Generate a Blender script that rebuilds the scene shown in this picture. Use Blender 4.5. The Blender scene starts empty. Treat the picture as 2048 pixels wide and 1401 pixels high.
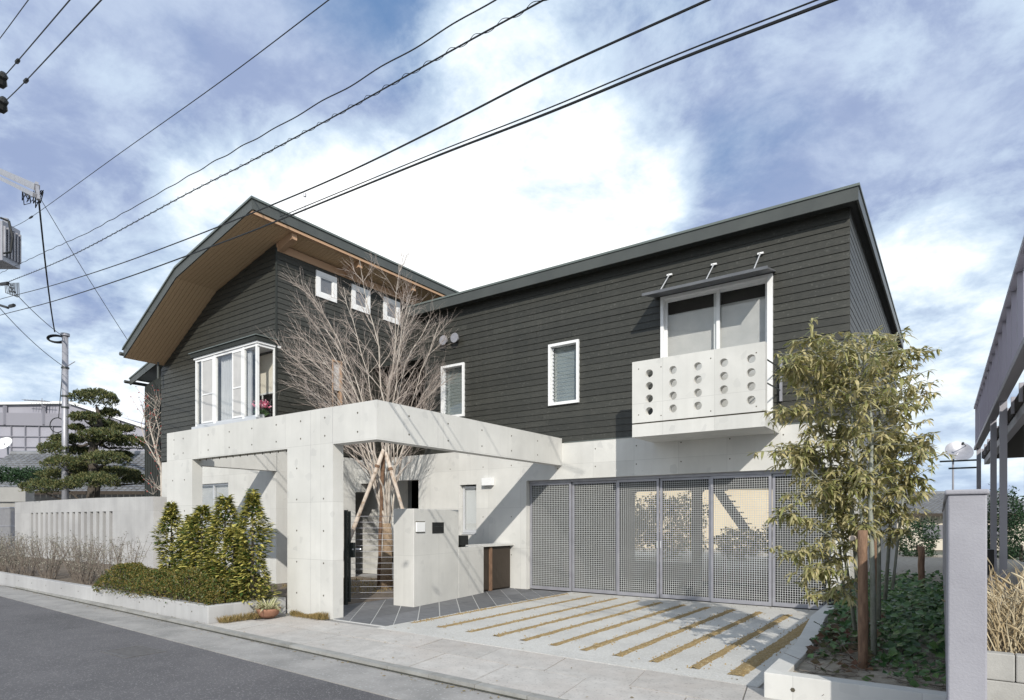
import bpy, math, random
from mathutils import Vector, Matrix
from mathutils.geometry import tessellate_polygon
R = math.radians
rnd = random.Random(7)
scene = bpy.context.scene
COL = scene.collection

# ------------------------------------------------------------------ camera
# world axes: x along the street front (right), y into the plot, z up, metres
cam_d = bpy.data.cameras.new('camera')
cam = bpy.data.objects.new('camera', cam_d); COL.objects.link(cam)
YAW = math.atan2(886, 1255)
cam.location = (0, 0, 1.5)
cam.rotation_euler = (R(90), 0, YAW)
cam_d.sensor_width = 36
cam_d.lens = 36 * 1255 / 2048
cam_d.shift_x = 0
cam_d.shift_y = (1043 - 700.5) / 2048
cam_d.clip_end = 2000
scene.camera = cam

# ------------------------------------------------------------------ sky and sun
SUN = Vector((0.81, -1.0, 0.75)).normalized()
world = bpy.data.worlds.new('World'); scene.world = world
world.use_nodes = True
wn = world.node_tree; wn.nodes.clear()
def wnode(t, **k):
    n = wn.nodes.new(t)
    for a, b in k.items(): setattr(n, a, b)
    return n
def wl(a, b): wn.links.new(a, b)
def wmath(op, a, b=None, c=None, clamp=False):
    n = wnode('ShaderNodeMath', operation=op); n.use_clamp = clamp
    for i, x in enumerate((a, b, c)):
        if x is None: continue
        if isinstance(x, (int, float)): n.inputs[i].default_value = x
        else: wl(x, n.inputs[i])
    return n.outputs[0]
def wmix(f, a, b):
    n = wnode('ShaderNodeMix', data_type='RGBA'); n.clamp_factor = True
    for s, x in ((n.inputs['Factor'], f), (n.inputs[6], a), (n.inputs[7], b)):
        if isinstance(x, (int, float, tuple)): s.default_value = x
        else: wl(x, s)
    return n.outputs[2]
def smooth(x, lo, hi):
    n = wnode('ShaderNodeMapRange', interpolation_type='SMOOTHSTEP')
    wl(x, n.inputs[0]); n.inputs[1].default_value = lo; n.inputs[2].default_value = hi
    return n.outputs[0]
sky = wnode('ShaderNodeTexSky', sky_type='NISHITA', sun_disc=False)
sky.sun_elevation = math.asin(SUN.z)
sky.sun_rotation = math.atan2(SUN.x, SUN.y)
sky.air_density = 1.0; sky.dust_density = 0.6; sky.ozone_density = 2.0
tc = wnode('ShaderNodeTexCoord'); gen = tc.outputs['Generated']
sep = wnode('ShaderNodeSeparateXYZ'); wl(gen, sep.inputs[0])
den = wmath('ADD', wmath('MAXIMUM', sep.outputs[2], 0.0), 0.32)
comb = wnode('ShaderNodeCombineXYZ')
wl(wmath('DIVIDE', sep.outputs[0], den), comb.inputs[0]); wl(wmath('DIVIDE', sep.outputs[1], den), comb.inputs[1])
comb.inputs[2].default_value = 0.37
def wnoise(scale, det, rough, off, dist=0.0):
    m = wnode('ShaderNodeVectorMath', operation='ADD'); wl(comb.outputs[0], m.inputs[0]); m.inputs[1].default_value = off
    n = wnode('ShaderNodeTexNoise'); n.inputs['Scale'].default_value = scale; n.inputs['Detail'].default_value = det
    n.inputs['Roughness'].default_value = rough; n.inputs['Distortion'].default_value = dist
    wl(m.outputs[0], n.inputs['Vector']); return n.outputs['Fac']
def sky_dir(u, v):      # direction of a cloud or gap seen in the photograph
    a = (u - 1024) / 1255; c, s = math.cos(YAW), math.sin(YAW)
    return Vector((a * c - s, a * s + c, (1043 - v) / 1255)).normalized()
def lump(u, v, inner, outer):
    n = wnode('ShaderNodeVectorMath', operation='DOT_PRODUCT'); wl(gen, n.inputs[0]); n.inputs[1].default_value = sky_dir(u, v)
    return smooth(n.outputs['Value'], math.cos(R(outer)), math.cos(R(inner)))
big = wnoise(1.9, 9, 0.58, (3.1, 1.7, 0), 0.15)
fine = wnoise(4.6, 11, 0.62, (7.3, 4.1, 2.0), 0.2)
cover = wmath('ADD', wmath('ADD', wmath('MULTIPLY', big, 1.5), wmath('MULTIPLY', fine, 1.25)), -0.88)
white = wmath('ADD', cover, wmath('MULTIPLY', smooth(sep.outputs[2], 0.64, 0.30), 0.24))
for (u, v, i, o, w) in ((960, 470, 3, 18, 0.20), (1230, 380, 1, 8, 0.20), (760, 520, 1, 10, 0.12), (560, 480, 1, 10, 0.10), (290, 270, 0, 7, 0.16), (1000, 120, 0, 7, 0.10), (1930, 470, 2, 12, -0.14), (1880, 760, 2, 9, -0.10),
                        (1540, 320, 1, 7, -0.26), (1950, 230, 3, 18, -0.12), (1700, 200, 2, 12, -0.04), (300, 90, 2, 16, -0.14), (720, 70, 0, 8, -0.22), (1450, 90, 0, 12, -0.18), (130, 560, 3, 14, -0.14), (60, 350, 3, 10, -0.12), (230, 130, 0, 7, -0.2)):
    white = wmath('ADD', white, wmath('MULTIPLY', lump(u, v, i, o), w))
veil = wmath('ADD', wmath('MULTIPLY', wnoise(1.6, 8, 0.6, (1.3, 8.2, 5.0), 0.2), 1.2), wmath('MULTIPLY', fine, 0.3))
veil = wmath('ADD', veil, -0.16)
for (u, v, i, o, w) in ((230, 130, 0, 8, -0.28), (720, 70, 0, 8, -0.26), (1530, 320, 1, 8, -0.18), (1480, 110, 0, 12, -0.12), (1950, 220, 3, 20, 0.14), (460, 160, 1, 10, 0.12), (60, 60, 1, 10, 0.22), (60, 320, 2, 10, 0.14), (640, 230, 1, 9, 0.12)):
    veil = wmath('ADD', veil, wmath('MULTIPLY', lump(u, v, i, o), w))
blue = wmix(0.8, sky.outputs[0], (1.7, 3.4, 6.6, 1))
c1 = wmix(smooth(veil, 0.25, 0.66), blue, wmix(smooth(fine, 0.38, 0.64), (3.9, 4.9, 7.5, 1), (6.2, 7.4, 9.6, 1)))
c2 = wmix(smooth(white, 0.26, 0.74), c1, (8.0, 9.7, 11.4, 1))
c3 = wmix(smooth(white, 0.54, 1.0), c2, (15.0, 15.2, 15.2, 1))
hz = smooth(sep.outputs[2], 0.30, -0.02)
c4 = wmix(wmath('MULTIPLY', hz, 0.45), c3, (8.0, 9.6, 11.5, 1))
bg = wnode('ShaderNodeBackground'); bg.inputs['Strength'].default_value = 0.052
wl(c4, bg.inputs['Color'])
wo = wnode('ShaderNodeOutputWorld'); wl(bg.outputs[0], wo.inputs['Surface'])

sd = bpy.data.lights.new('sun', 'SUN'); sd.energy = 2.5; sd.angle = R(0.5); sd.color = (1.0, 0.955, 0.87)
sun = bpy.data.objects.new('sun', sd); COL.objects.link(sun)
sun.rotation_euler = SUN.to_track_quat('Z', 'Y').to_euler(); sun.location = (10, -12, 20)
vs = scene.view_settings
vs.view_transform = 'Standard'; vs.look = 'None'; vs.gamma = 1; vs.use_curve_mapping = False
vs.exposure = 0.75
scene.cycles.max_bounces = 8; scene.cycles.transparent_max_bounces = 12
scene.cycles.use_denoising = True

# ------------------------------------------------------------------ materials
def mat(name, c1, c2=None, scale=6.0, rough=0.8, bump=0.0, bscale=None, detail=6, lo=0.35, hi=0.65, stretch=None,
        rand=0.0, island=None, metal=0.0, c3=None, s3=0.6, f3=0.5, spec=0.3, trans=0.0, dist=0.01, spots=None, streak=None, panel=None):
    m = bpy.data.materials.new(name); m.use_nodes = True
    nt = m.node_tree; N = nt.nodes; L = nt.links
    p = N['Principled BSDF']; p.inputs['Roughness'].default_value = rough; p.inputs['Metallic'].default_value = metal
    p.inputs['Specular IOR Level'].default_value = spec
    def nd(t, **k):
        n = N.new(t)
        for a, b in k.items(): setattr(n, a, b)
        return n
    def mixc(f, a, b, mode='MIX'):
        n = nd('ShaderNodeMix', data_type='RGBA', blend_type=mode); n.clamp_factor = True
        for s, x in ((n.inputs['Factor'], f), (n.inputs[6], a), (n.inputs[7], b)):
            if isinstance(x, (int, float, tuple)): s.default_value = x
            else: L.new(x, s)
        return n.outputs[2]
    g = nd('ShaderNodeNewGeometry')
    vec = g.outputs['Position']
    def noise(sc, det=6, st=None, rg=0.6):
        n = nd('ShaderNodeTexNoise'); n.inputs['Scale'].default_value = sc; n.inputs['Detail'].default_value = det; n.inputs['Roughness'].default_value = rg
        if st:
            mp = nd('ShaderNodeMapping'); mp.inputs['Scale'].default_value = st; L.new(vec, mp.inputs[0]); L.new(mp.outputs[0], n.inputs['Vector'])
        else: L.new(vec, n.inputs['Vector'])
        return n.outputs['Fac']
    def mr(x, a, b, c=0.0, d=1.0):
        n = nd('ShaderNodeMapRange'); L.new(x, n.inputs[0])
        for i, q in enumerate((a, b, c, d)): n.inputs[i + 1].default_value = q
        return n.outputs[0]
    a4 = lambda c: tuple(c) + (1,)
    col = None
    if c2:
        col = mixc(mr(noise(scale, detail, stretch), lo, hi), a4(c1), a4(c2))
    if c3:
        col = mixc(mr(noise(s3, 5), 0.45, 0.75, 0, f3), col if col else a4(c1), a4(c3))
    if panel:
        sx = nd('ShaderNodeSeparateXYZ'); L.new(vec, sx.inputs[0]); ad = nd('ShaderNodeMath', operation='ADD'); L.new(sx.outputs[0], ad.inputs[0]); L.new(sx.outputs[1], ad.inputs[1])
        cx = nd('ShaderNodeCombineXYZ'); L.new(ad.outputs[0], cx.inputs[0]); L.new(sx.outputs[2], cx.inputs[1])
        bt_ = nd('ShaderNodeTexBrick'); bt_.offset = 0; bt_.inputs['Scale'].default_value = 1; bt_.inputs['Brick Width'].default_value = .9; bt_.inputs['Row Height'].default_value = .9; bt_.inputs['Mortar Size'].default_value = .004
        for q, c_ in (('Color1', .93), ('Color2', 1.04), ('Mortar', .80)): bt_.inputs[q].default_value = (c_, c_, c_, 1)
        L.new(cx.outputs[0], bt_.inputs['Vector']); col = mixc(panel, col if col else a4(c1), bt_.outputs['Color'], 'MULTIPLY')
    if streak:
        col = mixc(mr(noise(1.0, 7, (5, 5, 0.3), 0.7), 0.48, 0.85, 0, streak[1]), col if col else a4(c1), a4(streak[0]))
    if island:
        col = mixc(mr(g.outputs['Random Per Island'], 0.25, 0.75), col if col else a4(c1), a4(island))
    if spots:
        vo = nd('ShaderNodeTexVoronoi'); vo.inputs['Scale'].default_value = spots[1]; L.new(vec, vo.inputs['Vector'])
        sc_ = nd('ShaderNodeSeparateColor'); L.new(vo.outputs['Color'], sc_.inputs[0])
        col = mixc(mr(sc_.outputs[0], spots[2], 1.0, 0, spots[3]), col if col else a4(c1), a4(spots[0]))
    if rand:
        oi = nd('ShaderNodeObjectInfo')
        col = mixc(1.0, col if col else a4(c1), nd_rgb(nd, L, mr(oi.outputs['Random'], 0, 1, 1 - rand, 1 + rand)), 'MULTIPLY')
    if col is None: p.inputs['Base Color'].default_value = a4(c1)
    else: L.new(col, p.inputs['Base Color'])
    if bump:
        b = nd('ShaderNodeBump'); b.inputs['Strength'].default_value = bump; b.inputs['Distance'].default_value = dist
        L.new(noise(bscale or scale * 4, 5, stretch), b.inputs['Height']); L.new(b.outputs[0], p.inputs['Normal'])
    if trans:
        t = nd('ShaderNodeBsdfTranslucent'); ms = nd('ShaderNodeMixShader'); ms.inputs[0].default_value = trans
        if col is not None: L.new(col, t.inputs['Color'])
        else: t.inputs['Color'].default_value = a4(c1)
        L.new(p.outputs[0], ms.inputs[1]); L.new(t.outputs[0], ms.inputs[2]); L.new(ms.outputs[0], N['Material Output'].inputs[0])
    return m
def nd_rgb(nd, L, x):
    c = nd('ShaderNodeCombineColor')
    for i in range(3): L.new(x, c.inputs[i])
    return c.outputs[0]
def glass(name, tint=(0.965, 0.97, 0.965), refl=0.05, base=0.0):
    m = bpy.data.materials.new(name); m.use_nodes = True
    nt = m.node_tree; N = nt.nodes; L = nt.links; N.clear()
    t = N.new('ShaderNodeBsdfTransparent'); t.inputs[0].default_value = tint + (1,)
    g = N.new('ShaderNodeBsdfGlossy'); g.inputs['Roughness'].default_value = 0.02
    lw = N.new('ShaderNodeLayerWeight'); lw.inputs[0].default_value = 0.5
    pw = N.new('ShaderNodeMath'); pw.operation = 'POWER'; pw.inputs[1].default_value = 4.0; L.new(lw.outputs['Facing'], pw.inputs[0])
    ad = N.new('ShaderNodeMath'); ad.operation = 'MULTIPLY_ADD'; ad.inputs[1].default_value = 0.8; ad.inputs[2].default_value = refl; L.new(pw.outputs[0], ad.inputs[0]); ad.use_clamp = True
    mx = N.new('ShaderNodeMixShader'); L.new(ad.outputs[0], mx.inputs[0]); L.new(t.outputs[0], mx.inputs[1]); L.new(g.outputs[0], mx.inputs[2])
    o = N.new('ShaderNodeOutputMaterial'); L.new(mx.outputs[0], o.inputs[0])
    return m

M = {}
M['concrete'] = mat('fair_faced_concrete', (0.64, 0.63, 0.60), (0.56, 0.553, 0.53), scale=1.6, rough=0.75, bump=0.12, bscale=45, c3=(0.48, 0.475, 0.45), s3=0.7, f3=0.6, lo=0.3, hi=0.7, dist=0.004, spots=((0.40, 0.40, 0.39), 9, 0.94, 0.35), streak=((0.42, 0.41, 0.385), 0.34), panel=0.9)
M['concrete_wall'] = mat('garden_wall_concrete', (0.46, 0.455, 0.45), (0.39, 0.385, 0.385), scale=1.1, rough=0.8, bump=0.15, bscale=40, c3=(0.30, 0.295, 0.295), s3=0.7, f3=0.5, dist=0.004, streak=((0.27, 0.265, 0.26), 0.5), panel=0.9)
M['hole'] = mat('form_tie_hole', (0.09, 0.08, 0.06), rough=0.9)
M['siding'] = mat('stained_cedar_board', (0.050, 0.049, 0.041), (0.027, 0.028, 0.024), scale=3.0, rough=0.5, bump=0.35, bscale=9, stretch=(3, 3, 40), rand=0.15, spec=0.38, dist=0.004, spots=((0.09, 0.09, 0.08), 40, 0.95, 0.6), streak=((0.072, 0.069, 0.060), 0.4))
M['siding_end'] = mat('stained_cedar_upright', (0.036, 0.040, 0.036), (0.025, 0.028, 0.026), scale=3.0, rough=0.7, bump=0.4, bscale=8, stretch=(40, 40, 2))
M['metal_green'] = mat('dark_green_sheet_metal', (0.072, 0.078, 0.072), (0.058, 0.063, 0.059), scale=2, rough=0.42, spec=0.5)
M['roof_edge'] = mat('roof_edge_flashing', (0.12, 0.14, 0.13), rough=0.35, spec=0.6)
M['soffit'] = mat('cedar_soffit', (0.58, 0.41, 0.25), (0.48, 0.33, 0.20), scale=5, rough=0.65, stretch=(2, 40, 2), rand=0.1, island=(0.53, 0.37, 0.225))
M['timber'] = mat('planed_timber', (0.50, 0.32, 0.20), (0.42, 0.26, 0.16), scale=4, rough=0.6, stretch=(2, 20, 20))
M['white'] = mat('white_frame', (0.78, 0.78, 0.78), rough=0.4)
M['alu'] = mat('silver_frame', (0.62, 0.63, 0.65), (0.55, 0.56, 0.58), scale=3, rough=0.35, metal=0.3)
M['zinc'] = mat('galvanised_steel', (0.36, 0.36, 0.39), (0.30, 0.30, 0.33), scale=5, rough=0.45, metal=0.35)
M['zinc_dark'] = mat('weathered_sheet_zinc', (0.15, 0.155, 0.165), (0.12, 0.125, 0.135), scale=3, rough=0.5, metal=0.2)
M['grating'] = mat('grey_grating', (0.47, 0.48, 0.475), (0.43, 0.44, 0.435), scale=3, rough=0.55)
M['dark_metal'] = mat('dark_green_black_metal', (0.03, 0.038, 0.035), rough=0.45, spec=0.5)
M['black'] = mat('black_plastic', (0.015, 0.016, 0.016), rough=0.45)
M['glass'] = glass('window_glass')
M['louvre'] = glass('louvre_glass', (0.80, 0.83, 0.83), 0.08)
M['curtain'] = mat('white_curtain', (0.74, 0.75, 0.78), (0.62, 0.63, 0.66), scale=9, rough=0.9, stretch=(6, 6, 0.3), trans=0.3)
M['screen'] = mat('grey_blind', (0.52, 0.51, 0.50), (0.45, 0.445, 0.44), scale=3, rough=0.85)
M['blind_dark'] = mat('insect_screen', (0.17, 0.17, 0.19), rough=0.8)
M['room'] = mat('plaster_room', (0.78, 0.72, 0.62), rough=0.9)
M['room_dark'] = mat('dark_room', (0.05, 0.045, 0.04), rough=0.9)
M['door_white'] = mat('frosted_panel', (0.6, 0.6, 0.6), rough=0.5)
M['asphalt'] = mat('asphalt', (0.125, 0.12, 0.124), (0.088, 0.085, 0.089), scale=0.9, rough=0.85, bump=0.9, bscale=110, c3=(0.125, 0.12, 0.125), s3=0.35, f3=0.6, dist=0.004, spots=((0.27, 0.26, 0.26), 95, 0.86, 0.8), streak=((0.16, 0.152, 0.148), 0.35))
M['gutter'] = mat('gutter_concrete', (0.34, 0.325, 0.31), (0.26, 0.25, 0.24), scale=2.2, rough=0.85, bump=0.5, bscale=90, c3=(0.15, 0.15, 0.145), s3=1.4, f3=0.6, dist=0.004, spots=((0.4, 0.4, 0.39), 60, 0.88, 0.7))
M['kerb'] = mat('kerb_concrete', (0.33, 0.325, 0.31), (0.24, 0.235, 0.22), scale=4, rough=0.85, bump=0.4, bscale=60, rand=0.1, dist=0.004)
M['kerb_gap'] = mat('mossy_joint', (0.07, 0.068, 0.05), (0.11, 0.10, 0.07), scale=25, rough=0.95)
M['slab'] = mat('granite_slab', (0.50, 0.475, 0.445), (0.41, 0.39, 0.365), scale=5, rough=0.8, bump=0.35, bscale=60, c3=(0.44, 0.39, 0.35), s3=1.1, f3=0.7, rand=0.07, dist=0.004, spots=((0.22, 0.2, 0.19), 70, 0.9, 0.6))
M['gravel'] = mat('washed_gravel_concrete', (0.58, 0.565, 0.53), (0.44, 0.43, 0.405), scale=60, rough=0.85, bump=0.6, bscale=110, c3=(0.34, 0.33, 0.31), s3=0.9, f3=0.6, dist=0.005, spots=((0.6, 0.6, 0.6), 75, 0.85, 0.8))
M['pebble'] = mat('brown_pebbles', (0.36, 0.26, 0.12), (0.22, 0.155, 0.075), scale=45, rough=0.85, bump=1.0, bscale=55, dist=0.015, spots=((0.5, 0.42, 0.28), 60, 0.86, 0.8))
M['slate'] = mat('dark_slate_paving', (0.17, 0.172, 0.18), (0.125, 0.127, 0.133), scale=4, rough=0.7, bump=0.3, bscale=25, rand=0.18, stretch=(1, 4, 1), dist=0.004)
M['mortar'] = mat('pale_mortar', (0.5, 0.5, 0.49), rough=0.9)
M['soil'] = mat('garden_soil', (0.20, 0.165, 0.13), (0.12, 0.095, 0.075), scale=9, rough=0.95, bump=0.9, bscale=40, dist=0.02)
M['sandsoil'] = mat('sandy_soil', (0.42, 0.375, 0.31), (0.29, 0.255, 0.21), scale=9, rough=0.95, bump=0.9, bscale=45, dist=0.02, spots=((0.4, 0.36, 0.3), 50, 0.85, 0.7))
M['ground'] = mat('distant_ground', (0.14, 0.14, 0.12), (0.10, 0.11, 0.08), scale=0.2, rough=0.95)
M['bark_pale'] = mat('pale_bare_bark', (0.56, 0.51, 0.45), (0.33, 0.28, 0.24), scale=14, rough=0.85, stretch=(1, 1, 0.4))
M['bark_branch'] = mat('brown_branch_bark', (0.56, 0.50, 0.45), (0.34, 0.28, 0.24), scale=14, rough=0.85)
M['bark_twig'] = mat('reddish_twig_bark', (0.44, 0.38, 0.345), (0.29, 0.235, 0.205), scale=14, rough=0.85)
M['burlap'] = mat('burlap_wrap', (0.34, 0.25, 0.17), (0.21, 0.15, 0.10), scale=30, rough=0.95, bump=0.6)
M['log_pale'] = mat('peeled_log', (0.55, 0.47, 0.40), (0.26, 0.17, 0.10), scale=7, rough=0.8, lo=0.5, hi=0.68, stretch=(2, 2, 1))
M['log_brown'] = mat('brown_log', (0.25, 0.155, 0.10), (0.15, 0.09, 0.06), scale=14, rough=0.9, bump=0.6, stretch=(3, 3, 0.6))
M['bark_pine'] = mat('pine_bark', (0.10, 0.085, 0.07), (0.05, 0.042, 0.036), scale=12, rough=0.95, bump=0.8)
M['pine_leaf'] = mat('pine_needles', (0.04, 0.065, 0.027), (0.07, 0.10, 0.04), scale=6, rough=0.55, island=(0.15, 0.145, 0.055), trans=0.12)
M['conifer'] = mat('golden_conifer_spray', (0.022, 0.06, 0.016), (0.07, 0.11, 0.025), scale=11, rough=0.5, island=(0.60, 0.54, 0.16), trans=0.25)
M['azalea'] = mat('azalea_leaf', (0.04, 0.075, 0.018), (0.075, 0.105, 0.024), scale=9, rough=0.42, island=(0.19, 0.145, 0.04), trans=0.2)
M['oak_leaf'] = mat('evergreen_oak_leaf', (0.23, 0.25, 0.085), (0.35, 0.345, 0.14), scale=5, rough=0.38, island=(0.55, 0.48, 0.26), trans=0.35, spec=0.5)
M['bark_oak'] = mat('grey_green_bark', (0.30, 0.31, 0.27), (0.20, 0.21, 0.17), scale=10, rough=0.8)
M['ivy'] = mat('ivy_leaf', (0.022, 0.075, 0.02), (0.045, 0.115, 0.03), scale=6, rough=0.35, island=(0.09, 0.17, 0.045), trans=0.12, spec=0.5)
M['ivy_red'] = mat('ivy_leaf_bronze', (0.12, 0.05, 0.03), (0.09, 0.055, 0.028), scale=8, rough=0.5, island=(0.06, 0.07, 0.025), trans=0.12)
M['twig'] = mat('brown_twig', (0.21, 0.18, 0.15), (0.13, 0.105, 0.09), scale=20, rough=0.9)
M['twig_leaf'] = mat('dull_winter_leaf', (0.10, 0.105, 0.07), (0.15, 0.135, 0.10), scale=9, rough=0.55, island=(0.38, 0.36, 0.30), trans=0.15)
M['bud'] = mat('red_bud', (0.35, 0.06, 0.05), rough=0.6)
M['dry'] = mat('dry_grass', (0.50, 0.40, 0.25), (0.33, 0.25, 0.14), scale=8, rough=0.85, island=(0.62, 0.54, 0.38), trans=0.2)
M['tuft'] = mat('brown_turf', (0.22, 0.15, 0.06), (0.13, 0.12, 0.04), scale=10, rough=0.85, island=(0.32, 0.23, 0.10), trans=0.15)
M['spider'] = mat('striped_leaf', (0.42, 0.40, 0.22), (0.25, 0.30, 0.12), scale=12, rough=0.6, island=(0.62, 0.58, 0.40), trans=0.2)
M['terracotta'] = mat('terracotta', (0.33, 0.17, 0.11), (0.25, 0.13, 0.085), scale=10, rough=0.8)
M['pink'] = mat('pink_petal', (0.75, 0.16, 0.28), rough=0.6, island=(0.85, 0.45, 0.55), trans=0.2)
M['hedge_dark'] = mat('dark_hedge_leaf', (0.012, 0.035, 0.014), (0.025, 0.06, 0.022), scale=5, rough=0.6, island=(0.035, 0.07, 0.03), trans=0.08)
M['cable'] = mat('black_cable', (0.02, 0.022, 0.024), rough=0.6)
M['mauve_wall'] = mat('mauve_rendered_wall', (0.36, 0.355, 0.385), (0.30, 0.295, 0.325), scale=2, rough=0.85, bump=0.5, bscale=70, dist=0.006, c3=(0.25, 0.245, 0.27), s3=1.6, f3=0.6)
M['mauve_metal'] = mat('mauve_metal_panel', (0.76, 0.73, 0.86), (0.68, 0.65, 0.77), scale=1.5, rough=0.4, spec=0.4, trans=0.6)
M['purple_steel'] = mat('mauve_grey_steel', (0.36, 0.35, 0.385), rough=0.5)
M['block'] = mat('grey_block', (0.40, 0.395, 0.375), (0.31, 0.305, 0.29), scale=3, rough=0.9, bump=0.5, bscale=60, rand=0.08, dist=0.006)
M['factory'] = mat('factory_cladding', (0.33, 0.325, 0.37), (0.285, 0.28, 0.325), scale=0.3, rough=0.7)
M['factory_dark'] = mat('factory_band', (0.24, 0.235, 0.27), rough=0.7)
M['tile'] = mat('grey_roof_tile', (0.23, 0.235, 0.245), (0.11, 0.112, 0.12), scale=1.5, rough=0.5, rand=0.1, spec=0.5, island=(0.16, 0.163, 0.17))
M['plaster'] = mat('beige_plaster', (0.55, 0.50, 0.42), (0.50, 0.45, 0.38), scale=1.2, rough=0.9)
M['plaster_warm'] = mat('warm_beige_plaster', (0.62, 0.53, 0.38), (0.57, 0.48, 0.35), scale=1.2, rough=0.9)
M['plaster_grey'] = mat('grey_plaster', (0.34, 0.335, 0.32), (0.28, 0.275, 0.265), scale=1.0, rough=0.9)
M['wood_dark'] = mat('dark_brown_wood', (0.055, 0.042, 0.032), (0.035, 0.027, 0.02), scale=4, rough=0.55, stretch=(20, 20, 1))
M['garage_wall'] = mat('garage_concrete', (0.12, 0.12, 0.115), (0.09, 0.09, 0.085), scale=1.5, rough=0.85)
M['iron'] = mat('cast_iron', (0.10, 0.097, 0.098), (0.14, 0.135, 0.135), scale=20, rough=0.6, bump=0.5)

# ------------------------------------------------------------------ builders
ORG = {}
class MB:
    def __init__(s): s.v = []; s.f = []
    def add(s, vs, fs):
        k = len(s.v); s.v += [tuple(x) for x in vs]; s.f += [tuple(i + k for i in f) for f in fs]; return s
    def box(s, x0, x1, y0, y1, z0, z1):
        return s.add([(x0,y0,z0),(x1,y0,z0),(x1,y1,z0),(x0,y1,z0),(x0,y0,z1),(x1,y0,z1),(x1,y1,z1),(x0,y1,z1)],
                     [(3,2,1,0),(4,5,6,7),(0,1,5,4),(1,2,6,5),(2,3,7,6),(3,0,4,7)])
    def bar(s, a, b, w, h, up=(0,0,1)):        # rectangular bar from a to b
        a, b = Vector(a), Vector(b); d = (b - a).normalized(); u = Vector(up)
        r = d.cross(u)
        if r.length < 1e-4: r = d.cross(Vector((1,0,0)))
        r.normalize(); u = r.cross(d).normalized()
        vs = []
        for p in (a, b):
            for (i, j) in ((-1,-1),(1,-1),(1,1),(-1,1)): vs.append(p + r * (i * w / 2) + u * (j * h / 2))
        return s.add(vs, [(0,1,2,3),(7,6,5,4),(0,4,5,1),(1,5,6,2),(2,6,7,3),(3,7,4,0)])
    def tube(s, pts, rad, n=6, cap=True):
        pts = [Vector(p) for p in pts]
        if isinstance(rad, (int, float)): rad = [rad] * len(pts)
        k = len(s.v); prev = None
        for i, p in enumerate(pts):
            d = (pts[min(i + 1, len(pts) - 1)] - pts[max(i - 1, 0)])
            d = d.normalized() if d.length > 1e-9 else Vector((0,0,1))
            if prev is None:
                prev = d.cross(Vector((0.31, 0.17, 1.0)) if abs(d.z) < 0.9 else Vector((1, 0.2, 0.1))).normalized()
            r = (prev - d * prev.dot(d)); r = r.normalized() if r.length > 1e-6 else d.orthogonal().normalized()
            q = d.cross(r); prev = r
            for j in range(n):
                a = 2 * math.pi * j / n
                s.v.append(tuple(p + (r * math.cos(a) + q * math.sin(a)) * rad[i]))
        for i in range(len(pts) - 1):
            for j in range(n):
                a = k + i * n + j; b = k + i * n + (j + 1) % n
                s.f.append((a, b, b + n, a + n))
        if cap and n > 2:
            s.f.append(tuple(k + j for j in reversed(range(n)))); s.f.append(tuple(k + (len(pts) - 1) * n + j for j in range(n)))
        return s
    def prism(s, outer, holes, fn, t0, t1):    # planar outline with holes, fn(a, b, t) -> point
        loops = [list(outer)] + [list(h) for h in holes]
        tri = tessellate_polygon([[Vector((p[0], p[1], 0)) for p in l] for l in loops])
        flat = [p for l in loops for p in l]; n = len(flat)
        vs = [fn(p[0], p[1], t0) for p in flat] + [fn(p[0], p[1], t1) for p in flat]
        fs = []
        for t in tri:
            fs.append(tuple(t)); fs.append(tuple(i + n for i in reversed(t)))
        o = 0
        for l in loops:
            m = len(l)
            for i in range(m):
                a = o + i; b = o + (i + 1) % m
                fs.append((a, b, b + n, a + n))
            o += m
        return s.add(vs, fs)
    def lathe(s, prof, c, n=16):
        k = len(s.v)
        for (r, z) in prof:
            for j in range(n):
                a = 2 * math.pi * j / n; s.v.append((c[0] + r * math.cos(a), c[1] + r * math.sin(a), c[2] + z))
        for i in range(len(prof) - 1):
            for j in range(n):
                a = k + i * n + j; b = k + i * n + (j + 1) % n; s.f.append((a, b, b + n, a + n))
        s.f.append(tuple(k + j for j in reversed(range(n)))); s.f.append(tuple(k + (len(prof) - 1) * n + j for j in range(n)))
        return s
    def blade(s, p, d, nrm, L, W, droop=0.0):  # a leaf of three faces, bent downwards
        p, d, nrm = Vector(p), Vector(d).normalized(), Vector(nrm)
        r = d.cross(nrm)
        if r.length < 1e-4: r = d.orthogonal()
        r.normalize()
        a = p + d * (L * .33) + Vector((0,0,-droop * L * .1)); b = p + d * (L * .68) + Vector((0,0,-droop * L * .42)); t = p + d * L + Vector((0,0,-droop * L))
        return s.add([p, a - r * (W * .46), a + r * (W * .46), b - r * (W * .4), b + r * (W * .4), t], [(0,2,1),(1,2,4,3),(3,4,5)])
    def leaf(s, p, d, nrm, L, W):              # two-triangle folded leaf
        p, d, nrm = Vector(p), Vector(d).normalized(), Vector(nrm).normalized()
        r = d.cross(nrm)
        if r.length < 1e-4: r = d.orthogonal()
        r.normalize(); m = p + d * (L * .5)
        return s.add([p, m - r * W * .5 + nrm * W * .15, p + d * L, m + r * W * .5 + nrm * W * .15], [(0,3,2),(0,2,1)])
    def build(s, name, m, parent=None, smooth=False, kind=None, label=None, bev=0):
        o = Vector(ORG.get(parent.name, (0,0,0))) if parent else Vector((0,0,0))
        me = bpy.data.meshes.new(name)
        me.from_pydata([(x - o.x, y - o.y, z - o.z) for (x, y, z) in s.v] if o.length else s.v, [], s.f)
        import bmesh
        if len(s.f) < 4000:
            bm = bmesh.new(); bm.from_mesh(me); bmesh.ops.recalc_face_normals(bm, faces=bm.faces); bm.to_mesh(me); bm.free()
        if smooth: me.shade_smooth()
        me.materials.append(M[m])
        ob = bpy.data.objects.new(name, me); COL.objects.link(ob)
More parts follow.
